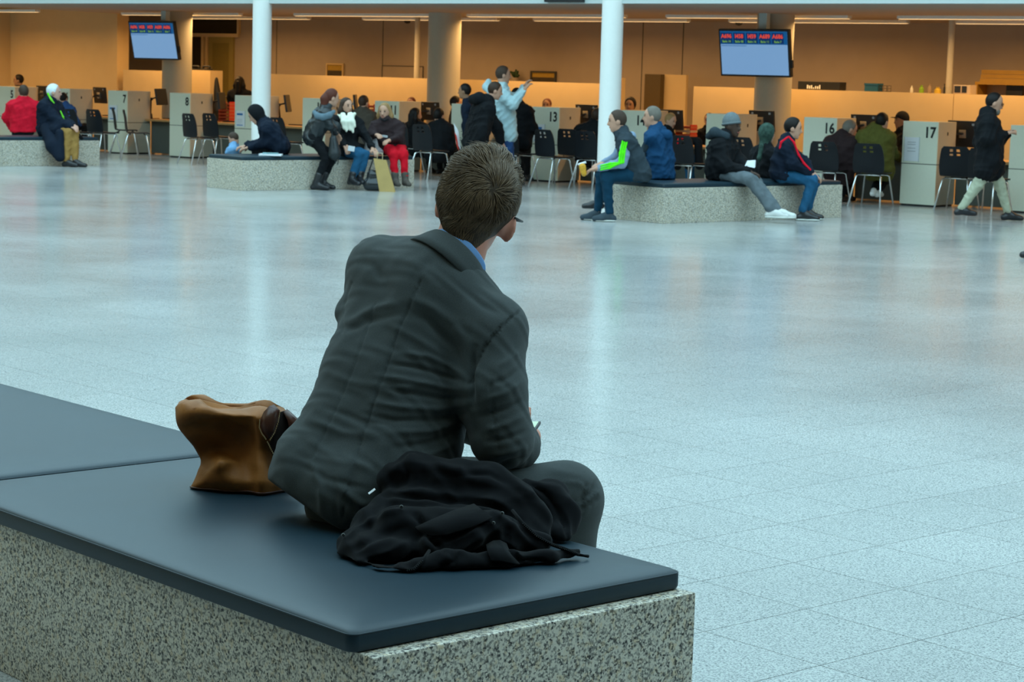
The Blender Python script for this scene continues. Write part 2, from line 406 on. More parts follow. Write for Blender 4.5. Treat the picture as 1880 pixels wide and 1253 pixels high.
for px, lb in ((765, 'thin beige post left of the middle grey column'), (1744, 'thin pale post near the yellow shelf on the right')):
    s = SZ(px, 120, 2.75)[0]; t = column('thin_post', s, 2.75, 0.047, CEIL, COLGREY, lb, n=16)
    p = RW(s, 2.75, CEIL - 0.02); mb('top_ring', MB().tube([p, p + ZZ * 0.02], 0.10, 20), BLACK, t, smooth='auto')

# ceiling strip lights with the warm light of the office
LAMP = mat('lamp diffuser', (0.8, 0.7, 0.5), 0.5, emit=(1.0, 0.62, 0.28), estr=0.8, noise=0)
def strip(s0, s1, c, label, watts):
    p = RW((s0 + s1) / 2, c, CEIL - 0.05)
    t = thing('ceiling_light', p, label, 'ceiling light', 'strip lights under the office ceiling')
    mb('housing', rbox(MB(), s0, s1, c - 0.06, c + 0.06, CEIL - 0.045, CEIL), WHITEPAINT, t)
    mb('diffuser', rbox(MB(), s0 + 0.02, s1 - 0.02, c - 0.045, c + 0.045, CEIL - 0.052, CEIL - 0.044), LAMP, t)
    ld = bpy.data.lights.new('strip_glow', 'AREA'); ld.shape = 'RECTANGLE'; ld.size = s1 - s0; ld.size_y = 0.12; ld.energy = watts; ld.color = (1.0, 0.56, 0.20); ld.spread = math.radians(165)
    lo = bpy.data.objects.new('strip_glow', ld); COL.objects.link(lo); lo.parent = t
    M = Matrix.Identity(4)
    for i, a in enumerate((EX, NX, ZZ)):
        for j in range(3): M[j][i] = a[j]
    M.translation = Vector((0, 0, -0.025)); lo.matrix_local = M
sp = [(-9.5, -6.2), (-5.6, -2.6), (-1.6, 1.6), (3.0, 6.2), (7.0, 10.2), (11.0, 14.2), (15.0, 18.2), (19.0, 22.0)]
wh = ['farthest left', 'left of the left screen', 'behind the left screen', 'right of the left white column', 'at the middle grey column', 'at the right white column', 'right of the right screen', 'beyond the right edge']
for (a, b), w_ in zip(sp, wh):
    z_ = 1.0
    strip(a, b, 1.75 if a > -3 else 0.5, 'slim ceiling strip light over the desks, ' + w_, 66 if a > -3 else 50)
    if a > sL: strip(a, b, 3.55, 'slim ceiling strip light in front of the back wall, ' + w_, 17)
# ceiling cameras
for px, c, lb in ((133, 1.9, 'small black ceiling camera left of the left screen'), (748, 3.9, 'small black ceiling camera beside the thin beige post'), (1357, 3.6, 'small black ceiling camera above the right screen')):
    zc = CEIL + (0.14 if px < 200 else 0); s = SZ(px, 25, c)[0]; p = RW(s, c, zc)
    t = thing('ceiling_camera', p - ZZ * 0.1, lb, 'camera')
    mb('dome', MB().tube([p - ZZ * 0.1, p - ZZ * 0.085, p - ZZ * 0.05, p - ZZ * 0.03], [0.02, 0.05, 0.065, 0.065], 16), BLACK, t, smooth=True)
    mb('base', MB().tube([p - ZZ * 0.03, p], 0.07, 16), WHITEPAINT, t, smooth='auto')
# dark sign on the fascia, top edge of the frame
s_a, s_b = SZ(1001, 2, SOF_C - 0.3)[0], SZ(1070, 2, SOF_C - 0.3)[0]
zb = SZ(1035, 4, SOF_C - 0.3)[1]
t = thing('fascia_sign', RW((s_a + s_b) / 2, SOF_C - 0.3, zb), 'black sign box fixed to the pale fascia at the top edge', 'sign')
mb('box', rbox(MB(), s_a, s_b, SOF_C - 0.33, SOF_C - 0.25, zb, zb + 0.3), BLACK, t, bevel=0.006)
mb('bracket', rbox(MB(), s_a + 0.1, s_a + 0.16, SOF_C - 0.36, SOF_C - 0.25, zb + 0.3, zb + 0.36), FASCIA, t)

# ------------------------------------------------------------------ screens
SCRB = mat('screen pale blue', (0.1, 0.16, 0.25), 0.3, 0.3, noise=0, emit=lin((118, 160, 205)), estr=0.75)
SCRB2 = mat('screen header blue', (0.01, 0.06, 0.16), 0.3, noise=0, emit=lin((0, 88, 150)), estr=0.6)
SCRB3 = mat('screen cell navy', (0.01, 0.03, 0.10), 0.3, noise=0, emit=lin((0, 44, 100)), estr=0.6)
SCRR = mat('screen red digits', (0.3, 0.05, 0.02), 0.4, noise=0, emit=lin((225, 70, 40)), estr=0.8)
SCRG = mat('screen green text', (0.1, 0.2, 0.02), 0.4, noise=0, emit=lin((130, 190, 60)), estr=0.7)
def screen(cpx, cpy, c, wd_, label, tilt, colpx):
    s, z = SZ(cpx, cpy, c); ctr = RW(s, c, z); hh = wd_ * 0.58
    t = thing('information_screen', ctr, label, 'screen', 'queue screens on the columns')
    nf = -NX * math.cos(tilt) - ZZ * math.sin(tilt); up = ZZ * math.cos(tilt) - NX * math.sin(tilt); ax = (EX, up, nf)
    mb('housing', MB().box(ctr, (wd_, hh, 0.07), ax), BLACK, t, bevel=0.008)
    f = ctr + nf * 0.036
    iw, ih = wd_ - 0.06, hh - 0.06
    pn = mb('panel', MB().box(f, (iw, ih, 0.003), ax), SCRB, t)
    hd = 0.30 * ih
    mb('header', MB().box(f + up * (ih / 2 - hd / 2) + nf * 0.002, (iw, hd, 0.002), ax), SCRB2, pn)
    for k, (a, b_) in enumerate((('A696', 'Balie 14'), ('I458', 'Balie 08'), ('I459', 'Balie 16'), ('A689', 'Balie 11'), ('A686', 'Balie 7'))):
        o = f + EX * iw * (-0.405 + 0.192 * k) + up * (ih / 2 - hd * 0.52)
        mb('cell', MB().box(o + nf * 0.0035, (iw * 0.172, hd * 0.82, 0.001), ax), SCRB3, pn)
        text_mesh('ticket_number', a, hd * 0.43, o + up * hd * 0.13 + nf * 0.0042, EX, up, SCRR, pn, bold=0.03)
        text_mesh('desk_number', b_, hd * 0.24, o - up * hd * 0.27 + nf * 0.0042, EX, up, SCRG, pn, bold=0.01)
    mb('status_bar', MB().box(f + up * (ih / 2 - hd - ih * 0.035) - EX * iw * 0.3 + nf * 0.002, (iw * 0.38, ih * 0.012, 0.001), ax), SCRB2, pn)
    q = ctr + EX * wd_ * 0.5 - up * hh * 0.22
    mb('speaker', MB().box(q + EX * 0.012, (0.03, 0.12, 0.04), ax), BLACK, t, bevel=0.004)
    ps = SZ(colpx, 40, c)[0]
    pp = RW(ps, c + 0.10, 0)
    mb('mounting_post', MB().box(pp + ZZ * ((z + CEIL) / 2), (0.13, 0.10, CEIL - z), (EX, NX, ZZ)), FASCIA, t)
    mb('bracket', MB().box(ctr + NX * 0.06, (0.3, 0.2, 0.06), (EX, ZZ, NX)), BLACK, t)
screen(284, 74, 0.85, 1.22, 'wall screen on the grey column behind desk 8, left one', math.radians(12), 296)
screen(1387, 97, 0.95, 1.20, 'wall screen on the grey column behind desk 15, right one', math.radians(10), 1397)

# ------------------------------------------------------------------ counters
UNIT_PX = {5: -5, 6: 94, 7: 198, 8: 311, 9: 430, 10: 554, 11: 686, 12: 826, 13: 973.5, 14: 1131, 15: 1292, 16: 1470, 17: 1651, 18: 1847}
UNIT_S = {}
UH, UW, UD = 1.135, 0.52, 0.62
def crate_box(b, s0, s1, c0, c1, z0, z1, r=0.0): return rbox(b, s0, s1, c0, c1, z0, z1)
extra = {5: 'at the left edge', 6: 'mostly behind the white haired man', 7: 'with a blue and white notice', 8: 'with a bare front', 9: 'with a notice, beside the slim white column', 10: 'half hidden by the leaning woman', 11: 'behind the woman in red trousers', 12: 'hidden behind the standing boys', 13: 'with a blue and white notice, behind the seated man', 14: 'between the two short haired men', 15: 'behind the man with the beanie', 16: 'beside the man in red piped jacket', 17: 'with a pale grey notice', 18: 'at the right edge behind the walking man'}
for i, px in UNIT_PX.items():
    s = SZ(px, 281 + (px - 198) * 0.066, 0)[0]; UNIT_S[i] = s
    nm = f'cream counter pillar numbered {i}, {extra[i]}' if i not in (10, 12, 15, 18) else f'cream counter pillar {extra[i]}'
    t = thing('counter_pillar', RW(s + UW / 2, 0.3), nm, 'counter', 'numbered counter pillars')
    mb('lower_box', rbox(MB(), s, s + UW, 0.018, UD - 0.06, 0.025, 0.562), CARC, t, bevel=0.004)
    mb('lower_front', rbox(MB(), s, s + UW, 0, 0.018, 0.025, 0.562), PANEL, t, bevel=0.003)
    mb('upper_front', rbox(MB(), s, s + UW, 0, 0.018, 0.572, UH), PANEL, t, bevel=0.003)
    mb('plinth', rbox(MB(), s + 0.015, s + UW - 0.015, 0.02, UD - 0.08, 0.0, 0.025), BLACK, t)
    # upper box has a rounded far end
    poly = [RW(s, 0.018, 0.572), RW(s + UW, 0.018, 0.572)] + [RW(s + UW - 0.12 * (1 - math.cos(a_)), UD - 0.12 + 0.12 * math.sin(a_), 0.572) for a_ in np.linspace(0, math.pi / 2, 6)] + [RW(s, UD, 0.572)]
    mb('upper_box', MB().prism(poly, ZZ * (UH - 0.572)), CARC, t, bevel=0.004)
    mb('shadow_gap', rbox(MB(), s + 0.004, s + UW - 0.004, 0.004, UD - 0.07, 0.56, 0.574), SEAM, t)
    mb('keyhole', rbox(MB(), s + UW, s + UW + 0.004, 0.27, 0.295, 0.955, 1.0), BLACK, t)
    if i != 18: text_mesh('number', str(i), 0.20, RW(s + UW - 0.03, -0.003, UH - 0.15), EX, ZZ, INK, t, align='RIGHT', bold=0.028, sx=0.86)
    if i in (7, 9, 13, 17):
        z0, z1 = (0.60, 0.87) if i != 17 else (0.60, 0.92)
        h_ = mb('notice', rbox(MB(), s + 0.04, s + 0.25, -0.006, 0, z0, z1), PAPER, t)
        if i != 17:
            mb('blue_banner', rbox(MB(), s + 0.06, s + 0.20, -0.008, -0.005, z1 - 0.075, z1 - 0.04), BLUEINK, h_)
            mb('blue_footer', rbox(MB(), s + 0.06, s + 0.20, -0.008, -0.005, z0 + 0.02, z0 + 0.035), BLUEINK, h_)
            for q in range(3): mb('text_line', rbox(MB(), s + 0.07, s + 0.19, -0.0075, -0.005, z0 + 0.06 + q * 0.03, z0 + 0.066 + q * 0.03), GREYINK, h_)
        else:
            for q in (0.13, 0.17, 0.22, 0.25): mb('text_line', rbox(MB(), s + 0.08, s + 0.20, -0.0075, -0.005, z0 + q, z0 + q + 0.008), GREYINK, h_)
        for a_, b_ in ((0.03, 0.04), (0.25, 0.26)): mb('frame_strip', rbox(MB(), s + a_, s + b_, -0.008, 0, z0 - 0.01, z1 + 0.01), FASCIA, h_)
WN = dict(zip(range(5, 19), 'five six seven eight nine ten eleven twelve thirteen fourteen fifteen sixteen seventeen eighteen'.split()))
ks = sorted(UNIT_S)
for a, b in list(zip(ks[:-1], ks[1:])) + [(18, None)]:
    sa = UNIT_S[a] + UW + 0.005; sb = (UNIT_S[b] if b else UNIT_S[18] + 1.7) - 0.005
    t = thing('desk', RW((sa + sb) / 2, 0.8), f'beech topped desk between counter pillars {WN[a]} and {WN[b]}' if b else 'beech topped desk beyond the last counter pillar', 'desk', 'desks between the pillars')
    mb('desk_top', rbox(MB(), sa, sb, 0.42, 1.25, 0.60, 0.635), WOOD, t, bevel=0.004)
    mb('modesty_panel', rbox(MB(), sa, sb, 0.58, 0.61, 0.02, 0.60), MODESTY, t)
    for q in (sa + 0.03, sb - 0.03): mb('leg', rbox(MB(), q - 0.025, q + 0.025, 1.1, 1.15, 0, 0.60), BLACK, t)

# ------------------------------------------------------------------ monitors on arms
def monitor(px, py, c, yaw, label, tilt=0.12, wd_=0.46, hh=0.30, base_px=None):
    s, z = SZ(px, py, c); ctr = RW(s, c, z)
    t = thing('desk_monitor', RW(s, c, 0.635), label, 'monitor', 'monitors on the counter desks')
    ca, sa = math.cos(yaw), math.sin(yaw)
    right = EX * ca + NX * sa; fwd = -EX * sa + NX * ca          # fwd: where the back faces away from (screen side)
    up = ZZ * math.cos(tilt) + fwd * math.sin(tilt) * -1; nn = np.cross(right, up)
    mb('housing', MB().box(ctr, (wd_, hh, 0.035), (right, up, nn)), BLACK, t, bevel=0.008)
    back = -fwd
    mb('mount_plate', MB().box(ctr + back * 0.03, (0.11, 0.11, 0.02), (right, up, nn)), CHROME, t)
    for q in (-0.16, 0.16): mb('sticker', MB().box(ctr + right * q + up * hh * 0.36 + back * 0.0195, (0.035, 0.03, 0.002), (right, up, nn)), GREYINK, t)
    e0 = ctr + back * 0.045; bs, _ = (SZ(base_px, 250, 0.6) if base_px else (s - 0.22, 0)); b0 = RW(bs, 0.62, 0.635)
    el = (e0 + b0) / 2 + ZZ * 0.16 - EX * 0.10
    mb('arm', MB().tube([e0, el, b0 + ZZ * 0.08], [0.016, 0.02, 0.022], 10), BLACK, t, smooth=True)
    mb('arm_joint', MB().tube([el - NX * 0.03, el + NX * 0.03], 0.028, 12), BLACK, t, smooth='auto')
    mb('arm_base', MB().tube([b0, b0 + ZZ * 0.1], [0.05, 0.035], 14), BLACK, t, smooth='auto')
    mb('keyboard', MB().box(RW(s + 0.05, 1.0, 0.645), (0.4, 0.14, 0.018), (EX, NX, ZZ)), BLACK, t, bevel=0.003)
    return t
R_ = math.radians
monitor(80, 172, 0.75, R_(-10), 'black monitor above the red jacketed man, desk between pillars 5 and 6')
monitor(184, 175, 0.75, R_(-12), 'black monitor seen from behind just left of pillar 7', base_px=166)
monitor(296, 178, 0.75, R_(-66), 'black monitor turned edge on above the sideways chair', tilt=0.16, base_px=274)
monitor(407, 185, 0.75, R_(-58), 'black monitor turned edge on beside the red letter trays', tilt=0.12, base_px=390)
monitor(528, 190, 0.75, R_(-55), 'black monitor right of the hooded person by the white column', tilt=0.16, base_px=512)
monitor(653, 190, 0.75, R_(-52), 'black monitor between the long haired and the brown jacketed heads', base_px=640)
monitor(790, 204, 0.75, R_(-10), 'black monitor left of the middle grey column above black clothed visitors', base_px=765)
monitor(1078, 210, 0.75, R_(-8), 'black monitor seen from behind left of the right white column', base_px=1060)
monitor(1234, 220, 0.75, R_(-12), 'black monitor behind the girl at desk 14', base_px=1215)
monitor(1399, 222, 0.75, R_(-8), 'black monitor behind the woman with green headscarf', base_px=1376)
monitor(1588, 230, 0.75, R_(-8), 'black monitor between the old man and the olive coat', base_px=1566)
monitor(1770, 246, 0.75, R_(-8), 'black monitor right of pillar 17', base_px=1742, wd_=0.5, hh=0.36)

# ------------------------------------------------------------------ chairs
def chair_parts():
    prof = [(-0.235, 0.835), (-0.232, 0.80), (-0.222, 0.765), (-0.216, 0.74), (-0.21, 0.715), (-0.202, 0.65), (-0.194, 0.56), (-0.185, 0.49), (-0.165, 0.452), (-0.12, 0.437), (0.0, 0.432), (0.12, 0.436), (0.19, 0.438), (0.22, 0.425)]
    half = [0.155, 0.185, 0.195, 0.20, 0.205, 0.215, 0.22, 0.215, 0.205, 0.21, 0.218, 0.215, 0.20, 0.18]
    xs = [-1, -0.82, -0.36, -0.12, 0.12, 0.36, 0.82, 1]
    b = MB(); n = len(xs)
    vs = [(x * h, y + 0.012 * (x * x) * (1 if i < 8 else 0) * 2, z + (0.006 * x * x if i >= 8 else 0)) for i, ((y, z), h) in enumerate(zip(prof, half)) for x in xs]
    fs = []
    for i in range(len(prof) - 1):
        for k in range(n - 1):
            if i in (1, 3) and k in (2, 4): continue
            fs.append((i * n + k, i * n + k + 1, (i + 1) * n + k + 1, (i + 1) * n + k))
    b.add(vs, fs); return b
def make_chair():
    root = bpy.data.objects.new('visitor_chair', None); COL.objects.link(root); ORG[root.name] = np.zeros(3)
    b = chair_parts(); me = mb('shell', b, CHAIRM, root, solid=0.012, smooth='auto')
    for sx in (-1, 1):
        mb('leg', MB().tube([(sx * 0.14, 0.13, 0.425), (sx * 0.17, 0.17, 0.40), (sx * 0.225, 0.24, 0.0)], 0.011, 8), CHROME, root, smooth=True)
        mb('leg', MB().tube([(sx * 0.14, -0.10, 0.425), (sx * 0.17, -0.15, 0.40), (sx * 0.225, -0.27, 0.0)], 0.011, 8), CHROME, root, smooth=True)
    mb('seat_rail', MB().tube([(-0.15, 0.13, 0.418), (0.15, 0.13, 0.418)], 0.011, 8), CHROME, root, smooth=True)
    mb('seat_rail', MB().tube([(-0.15, -0.10, 0.418), (0.15, -0.10, 0.418)], 0.011, 8), CHROME, root, smooth=True)
    return root
CH0 = make_chair(); ch_used = [False]
def chair(px, py, yaw, label, z=0.0):
    """px,py: floor point under the seat; yaw: heading of the sitter in world degrees"""
    if not ch_used[0]: r = CH0; ch_used[0] = True
    else:
        r = CH0.copy(); COL.objects.link(r)
        for c in CH0.children:
            k = c.copy(); COL.objects.link(k); k.parent = r
    p = P(px, py); r.location = p; r.rotation_euler = (0, 0, math.radians(yaw - 90))
    ORG[r.name] = p; tag(r, label, 'chair', 'black visitor chairs at the counters'); return r
def chair_at(s, c, yaw, label):
    x, y = proj(RW(s, c)); return chair(x, y, yaw, label)
HD = math.degrees(math.atan2(NX[1], NX[0]))   # heading towards the desks
chair(140, 291, HD + 3, 'black chair beside the white haired man, left of a pair')
chair(188, 291, HD - 3, 'black chair just left of pillar 7, right of a pair')
chair(250, 292, 12, 'black chair in front of pillar 7, seat turned to the right')
chair(229, 285, 8, 'black chair behind another one in front of pillar 7')
chair(364, 302, 40, 'black chair in front of pillar 8, nearer left one')
chair(401, 300, HD - 8, 'black chair right of pillar 8, behind the seat corner')
chair(524, 312, HD - 8, 'black chair behind the hooded person')
chair(742, 322, HD, 'black chair directly right of the woman in red trousers')
chair(789, 331, HD - 6, 'black chair with black clothed visitor left of the standing group')
chair(948, 337, HD - 10, 'black chair behind the man in the pale sweatshirt')
chair(1014, 344, 40, 'black chair with square holes in front of pillar 13, left one')
chair(1055, 340, HD - 5, 'black chair half turned in front of pillar 13, right one')
chair(1088, 347, HD - 5, 'black chair left of the white column under a dark coated visitor')
chair(1264, 359, HD - 8, 'black chair draped with a red trimmed jacket')
chair(1372, 362, HD - 6, 'black chair between the beanie man and the headscarf woman')
chair(1519, 374, HD + 4, 'black chair right of the man in red piped jacket')
chair(1599, 379, HD + 8, 'black chair under the olive coat')
chair(1757, 386, HD + 8, 'black chair in front of pillar 17, left of the walking man')
chair(1812, 392, HD - 6, 'black chair half hidden behind the walking man')

# ------------------------------------------------------------------ granite benches with cushions
def pad(name, u0, u1, v0, v1, z0, z1, label, r=0.02):
    """upholstered slab with rounded edge, soft crown and piping"""
    c = UV((u0 + u1) / 2, (v0 + v1) / 2, z0); hu, hv = abs(u1 - u0) / 2, abs(v1 - v0) / 2
    t = thing(name, c, label, 'cushion', 'dark bench cushions')
    rows = []; h = z1 - z0
    def ring(inset, z, cr):
        pts = []
        for cx, cy, a0 in ((1, 1, 0), (-1, 1, 90), (-1, -1, 180), (1, -1, 270)):
            for q in range(6):
                a = math.radians(a0 + q * 18)
                pts.append(c + TU * (cx * (hu - inset - cr) + cr * math.cos(a)) + TV * (cy * (hv - inset - cr) + cr * math.sin(a)) + ZZ * z)
        return pts
    lv = [(0.010, 0), (0.002, 0.004), (0.0, 0.010), (0.0, h - 0.020), (0.003, h - 0.014), (0.012, h - 0.009), (0.03, h - 0.0055), (0.07, h - 0.002), (0.14, h), (0.22, h)]
    b = MB(); n = 24
    for ins, z in lv: rows.append(ring(ins, z, 0.022))
    vs = [p for rr in rows for p in rr]; fs = [(i * n + k, i * n + (k + 1) % n, (i + 1) * n + (k + 1) % n, (i + 1) * n + k) for i in range(len(rows) - 1) for k in range(n)]
    fs += [tuple(range(n))[::-1], tuple(range((len(rows) - 1) * n, len(rows) * n))]
    b.add(vs, fs); mb('upholstery', b, VINYL, t, smooth='auto')
    rr = ring(0.0015, h - 0.0165, 0.022); mb('piping', MB().tube(rr + rr[:1], 0.0022, 6, cap=False), VINYL, t, smooth=True)
    return t
def bench(u0, u1, v0, v1, z1, label, cut=None):
    c = UV((u0 + u1) / 2, (v0 + v1) / 2, 0)
    t = thing('granite_bench', c, label, 'bench', 'granite block benches')
    cuts = [v0] + (cut or []) + [v1]
    for a, b in zip(cuts[:-1], cuts[1:]):
        mb('granite_block', MB().box(UV((u0 + u1) / 2, (a + b) / 2, z1 / 2), (abs(u1 - u0), b - a - 0.003, z1), (TU, TV, ZZ)), STONE, t, bevel=0.004)
    return t
GZ, CZ = 0.394, 0.45
# near bench (long along u)
t = thing('granite_bench', UV(-6.5, 3.0), 'large speckled granite bench in the foreground under the suited man', 'bench', 'granite block benches')
for a, b in ((-5.06, -3.243), (-6.9, -5.063), (-8.6, -6.903)):
    mb('granite_block', MB().box(UV((a + b) / 2, 2.998, GZ / 2), (b - a, 0.94, GZ), (TU, TV, ZZ)), STONE, t, bevel=0.004)
pad('bench_cushion', -5.095, -3.285, 2.505, 3.465, GZ, CZ, 'near dark vinyl cushion under the suited man and the black coat')
pad('bench_cushion', -8.6, -5.11, 2.52, 3.51, GZ, CZ + 0.003, 'farther dark vinyl cushion left of the brown leather bag')
# three benches across the hall (long along v)
for (px, py), ve, dv, lb, cl, cuts in (((1216.6, 411), 19.75, 0, 'speckled granite bench with four sitters in front of desks 14 to 16', 'dark cushion under the green sleeved man and the beanie man', [18.2]),
                                      ((444, 350.5), 18.4, 0, 'speckled granite bench with the child and the women in front of desks 9 to 11', 'dark cushion under the hooded person and the scarf woman', [17.0]),):
    q = P(px, py); u0, v0 = q @ TU, q @ TV
    bench(u0 - 0.83, u0, v0, ve, GZ, lb, cuts)
    pad('bench_cushion', u0 - 0.815, u0 - 0.015, v0 + 0.01, ve - 0.01, GZ, CZ, cl)
q = P(183, 304); u0, v1 = q @ TU, q @ TV
bench(u0 - 0.83, u0, v1 - 3.4, v1, GZ, 'speckled granite bench at the left edge under the red jacketed man', [v1 - 1.7])
pad('bench_cushion', u0 - 0.815, u0 - 0.015, v1 - 3.39, v1 - 0.01, GZ, CZ, 'dark cushion under the red jacketed and white haired men')

# ------------------------------------------------------------------ things on and behind the partitions
def back_box(name, px0, py0, px1, py1, c, d, material, label, cat, frame=None, base_z=None):
    s0, z1 = SZ(px0, py0, c); s1_, z0 = SZ(px1, py1, c)
    if base_z is not None: z0 = base_z
    t = thing(name, RW((s0 + s1_) / 2, c, z0), label, cat)
    return t, s0, s1_, z0, z1
def framed(px0, py0, px1, py1, label, pic, frame_m, two=None):
    t, a, b, z0, z1 = back_box('framed_picture', px0, py0, px1, py1, WALL_C - 0.03, 0.03, None, label, 'picture')
    f = 0.03
    for x0, x1, y0, y1 in ((a, b, z1 - f, z1), (a, b, z0, z0 + f), (a, a + f, z0 + f, z1 - f), (b - f, b, z0 + f, z1 - f)):
        mb('frame_bar', rbox(MB(), x0, x1, WALL_C - 0.04, WALL_C - 0.002, y0, y1), frame_m, t)
    mb('picture', rbox(MB(), a + f, b - f, WALL_C - 0.02, WALL_C - 0.004, z0 + f, z1 - f), pic, t)
    if two: mb('picture_band', rbox(MB(), a + f, b - f, WALL_C - 0.024, WALL_C - 0.02, z0 + f, z0 + f + (z1 - z0) * 0.45), two, t)
OCHRE = mat('ochre print', (0.42, 0.27, 0.04), 0.6, noise=0.2); BROWN = mat('dark brown print', (0.06, 0.045, 0.025), 0.6, noise=0.4, nscale=10)
framed(599, 116, 630, 146, 'small ochre and dark picture above the long haired women', OCHRE, PLASTER, BROWN)
framed(974, 130, 1020, 158, 'picture in a dark frame above the pale sweatshirt hands', OCHRE, SEAM, BROWN)
framed(1218, 142, 1251, 178, 'grey landscape picture in a pale frame right of the white column', BROWN, PLASTER, OCHRE)
# white notice board left of the thin post, small plant and papers
t, a, b, z0, z1 = back_box('notice_board', 703, 120, 778, 152, WALL_C, .03, None, 'pale notice board with thin grey frame left of the thin post', 'notice board')
mb('board', rbox(MB(), a, b, WALL_C - 0.02, WALL_C - 0.002, z0, z1), WALLM, t)
for x0, x1, y0, y1 in ((a, b, z1 - 0.012, z1), (a, a + 0.012, z0, z1), (b - 0.012, b, z0, z1)): mb('frame_bar', rbox(MB(), x0, x1, WALL_C - 0.03, WALL_C - 0.015, y0, y1), SEAM, t)
mb('green_slip', rbox(MB(), b - 0.22, b - 0.10, WALL_C - 0.024, WALL_C - 0.019, z0 + 0.1, z1 - 0.05), mat('green slip', (0.05, 0.10, 0.04), 0.7), t)
GREEN = mat('leaf green', (0.02, 0.05, 0.015), 0.6)
t, a, b, z0, z1 = back_box('wall_vase', 940, 128, 954, 152, WALL_C - .12, .1, None, 'small dark green plant against the wall beside the picture', 'plant', base_z=1.15)
S_ = Solid(0.02); mid = RW((a + b) / 2, WALL_C - .12, 0)
for q in range(14): S_.cone(mid + ZZ * (z1 - .16), mid + ZZ * (z1 - 0.1 + 0.1 * rng.random()) + EX * rng.normal(0, .06) + NX * rng.normal(0, .03), .015, .02)
solid('foliage', S_, GREEN, t, .012); mb('pot', MB().tube([mid + ZZ * z0, mid + ZZ * (z1 - .14)], [.05, .06], 14), WALLM, t, smooth='auto')
# door bay on the left: transom, door, side window
def wall_rect(px0, py0, px1, py1, c): s0, z1 = SZ(px0, py0, c); s1_, z0 = SZ(px1, py1, c); return s0, s1_, z0, z1
cD = WALL_C - 0.05
s0, s1_, z0, z1 = wall_rect(352, 30, 436, 62, cD)
d1 = struct(finish('door_1', *(lambda b: (b.v, b.f))(rbox(MB(), SZ(383, 80, cD)[0], SZ(428, 80, cD)[0], cD, cD + 0.05, 0, SZ(400, 68, cD)[1])), DOORM))
a, b = SZ(383, 80, cD)[0], SZ(428, 80, cD)[0]; zt = SZ(400, 68, cD)[1]
mb('door_panel', rbox(MB(), a + 0.12, b - 0.12, cD - 0.006, cD, 1.0, zt - 0.12), mat('olive glass', (0.22, 0.17, 0.045), 0.3), d1)
mb('door_plate', rbox(MB(), a + 0.28, a + 0.36, cD - 0.01, cD, 1.15, 1.22), mat('green plate', (0.03, 0.09, 0.03), 0.5), d1)
mb('door_handle', MB().tube([RW(b - 0.08, cD - 0.05, 1.03), RW(b - 0.2, cD - 0.05, 1.03)], 0.012, 8), CHROME, d1, smooth=True)
w1 = struct(mb('window_1', rbox(MB(), s0, s1_, cD, cD + 0.04, z0, z1), GLASSD)); 
for x0, x1, y0, y1 in ((s0 - .03, s1_ + .03, z0 - .07, z0), (s0 - .03, s1_ + .03, z1, z1 + .04), (s1_, s1_ + .05, z0, z1)): mb('window_frame', rbox(MB(), x0, x1, cD - 0.02, cD + 0.04, y0, y1), PLASTER, w1)
a2, b2, _, _ = wall_rect(352, 66, 370, 130, cD)
w2 = struct(mb('window_2', rbox(MB(), a2, b2, cD, cD + 0.04, 0.6, zt), GLASSD))
for q in (b2, b2 + 0.12): mb('window_frame', rbox(MB(), q, q + .05, cD - 0.02, cD + 0.04, 0.5, zt), PLASTER, w2)
# coat stand things beside the low box
ps = SZ(390, 150, PART_C + 0.1)[0]
t = thing('hanging_coat', RW(ps, PART_C + .16, .55), 'dark coat hanging at the end of the low cream box', 'coat')
solid('cloth', Solid(.04).cone(RW(ps + .02, PART_C + .16, 1.38), RW(ps + .12, PART_C + .16, .8), .05, .1).cone(RW(ps + .1, PART_C + .16, .85), RW(ps + .05, PART_C + .16, .6), .08, .07), BLACK, t, .02)
mb('hook', MB().tube([RW(ps + .02, PART_C + .16, 1.38), RW(ps, PART_C + .16, 1.5), RW(ps - .04, PART_C + .16, 1.52)], .008, 6), CHROME, t, smooth=True)
def small(name, px, c, z, label, cat, builder):
    s = SZ(px, 160, c)[0]; t = thing(name, RW(s, c, z), label, cat); builder(t, s, c, z); return t
zlow = SZ(370, 129, PART_C)[1]
for px, lb in ((359, 'dark telephone on the low cream box, left one'), (379, 'dark telephone on the low cream box, right one')):
    def bld(t, s, c, z):
        mb('base', rbox(MB(), s - .09, s + .09, c - .08, c + .08, z, z + .035), BLACK, t, bevel=.008)
        mb('handset', MB().tube([RW(s - .1, c, z + .05), RW(s - .07, c, z + .075), RW(s + .07, c, z + .075), RW(s + .1, c, z + .05)], [.025, .018, .018, .025], 8), BLACK, t, smooth=True)
    small('telephone', px, PART_C + 0.16, zlow, lb, 'telephone', bld)
# printers / boxes on the right partition
PZ = PART_Z; PC = PART_C + 0.16
def bxl(t, s, c, z):
    mb('box', rbox(MB(), s - .36, s + .36, c - .1, c + .1, z, z + .125), BLACK, t, bevel=.006)
    for q in range(7): mb('label', rbox(MB(), s - .2 + q * .035, s - .18 + q * .035, c - .103, c - .1, z + .015, z + .03 + .05 * rng.random()), PAPER, t)
small('storage_box', 1509, PC, PZ, 'long low black box with pale labels on the partition right of the screen', 'box', bxl)
BLUEB = mat('blue box', (0.01, 0.09, 0.17), .6)
def bx2(t, s, c, z):
    mb('carton', rbox(MB(), s - .11, s + .11, c - .08, c + .08, z, z + .115), BLUEB, t, bevel=.004); mb('lid', rbox(MB(), s - .115, s + .115, c - .085, c + .085, z + .09, z + .12), BLUEB, t)
small('carton', 1604, PC, PZ, 'small blue carton on the cream partition', 'box', bx2)
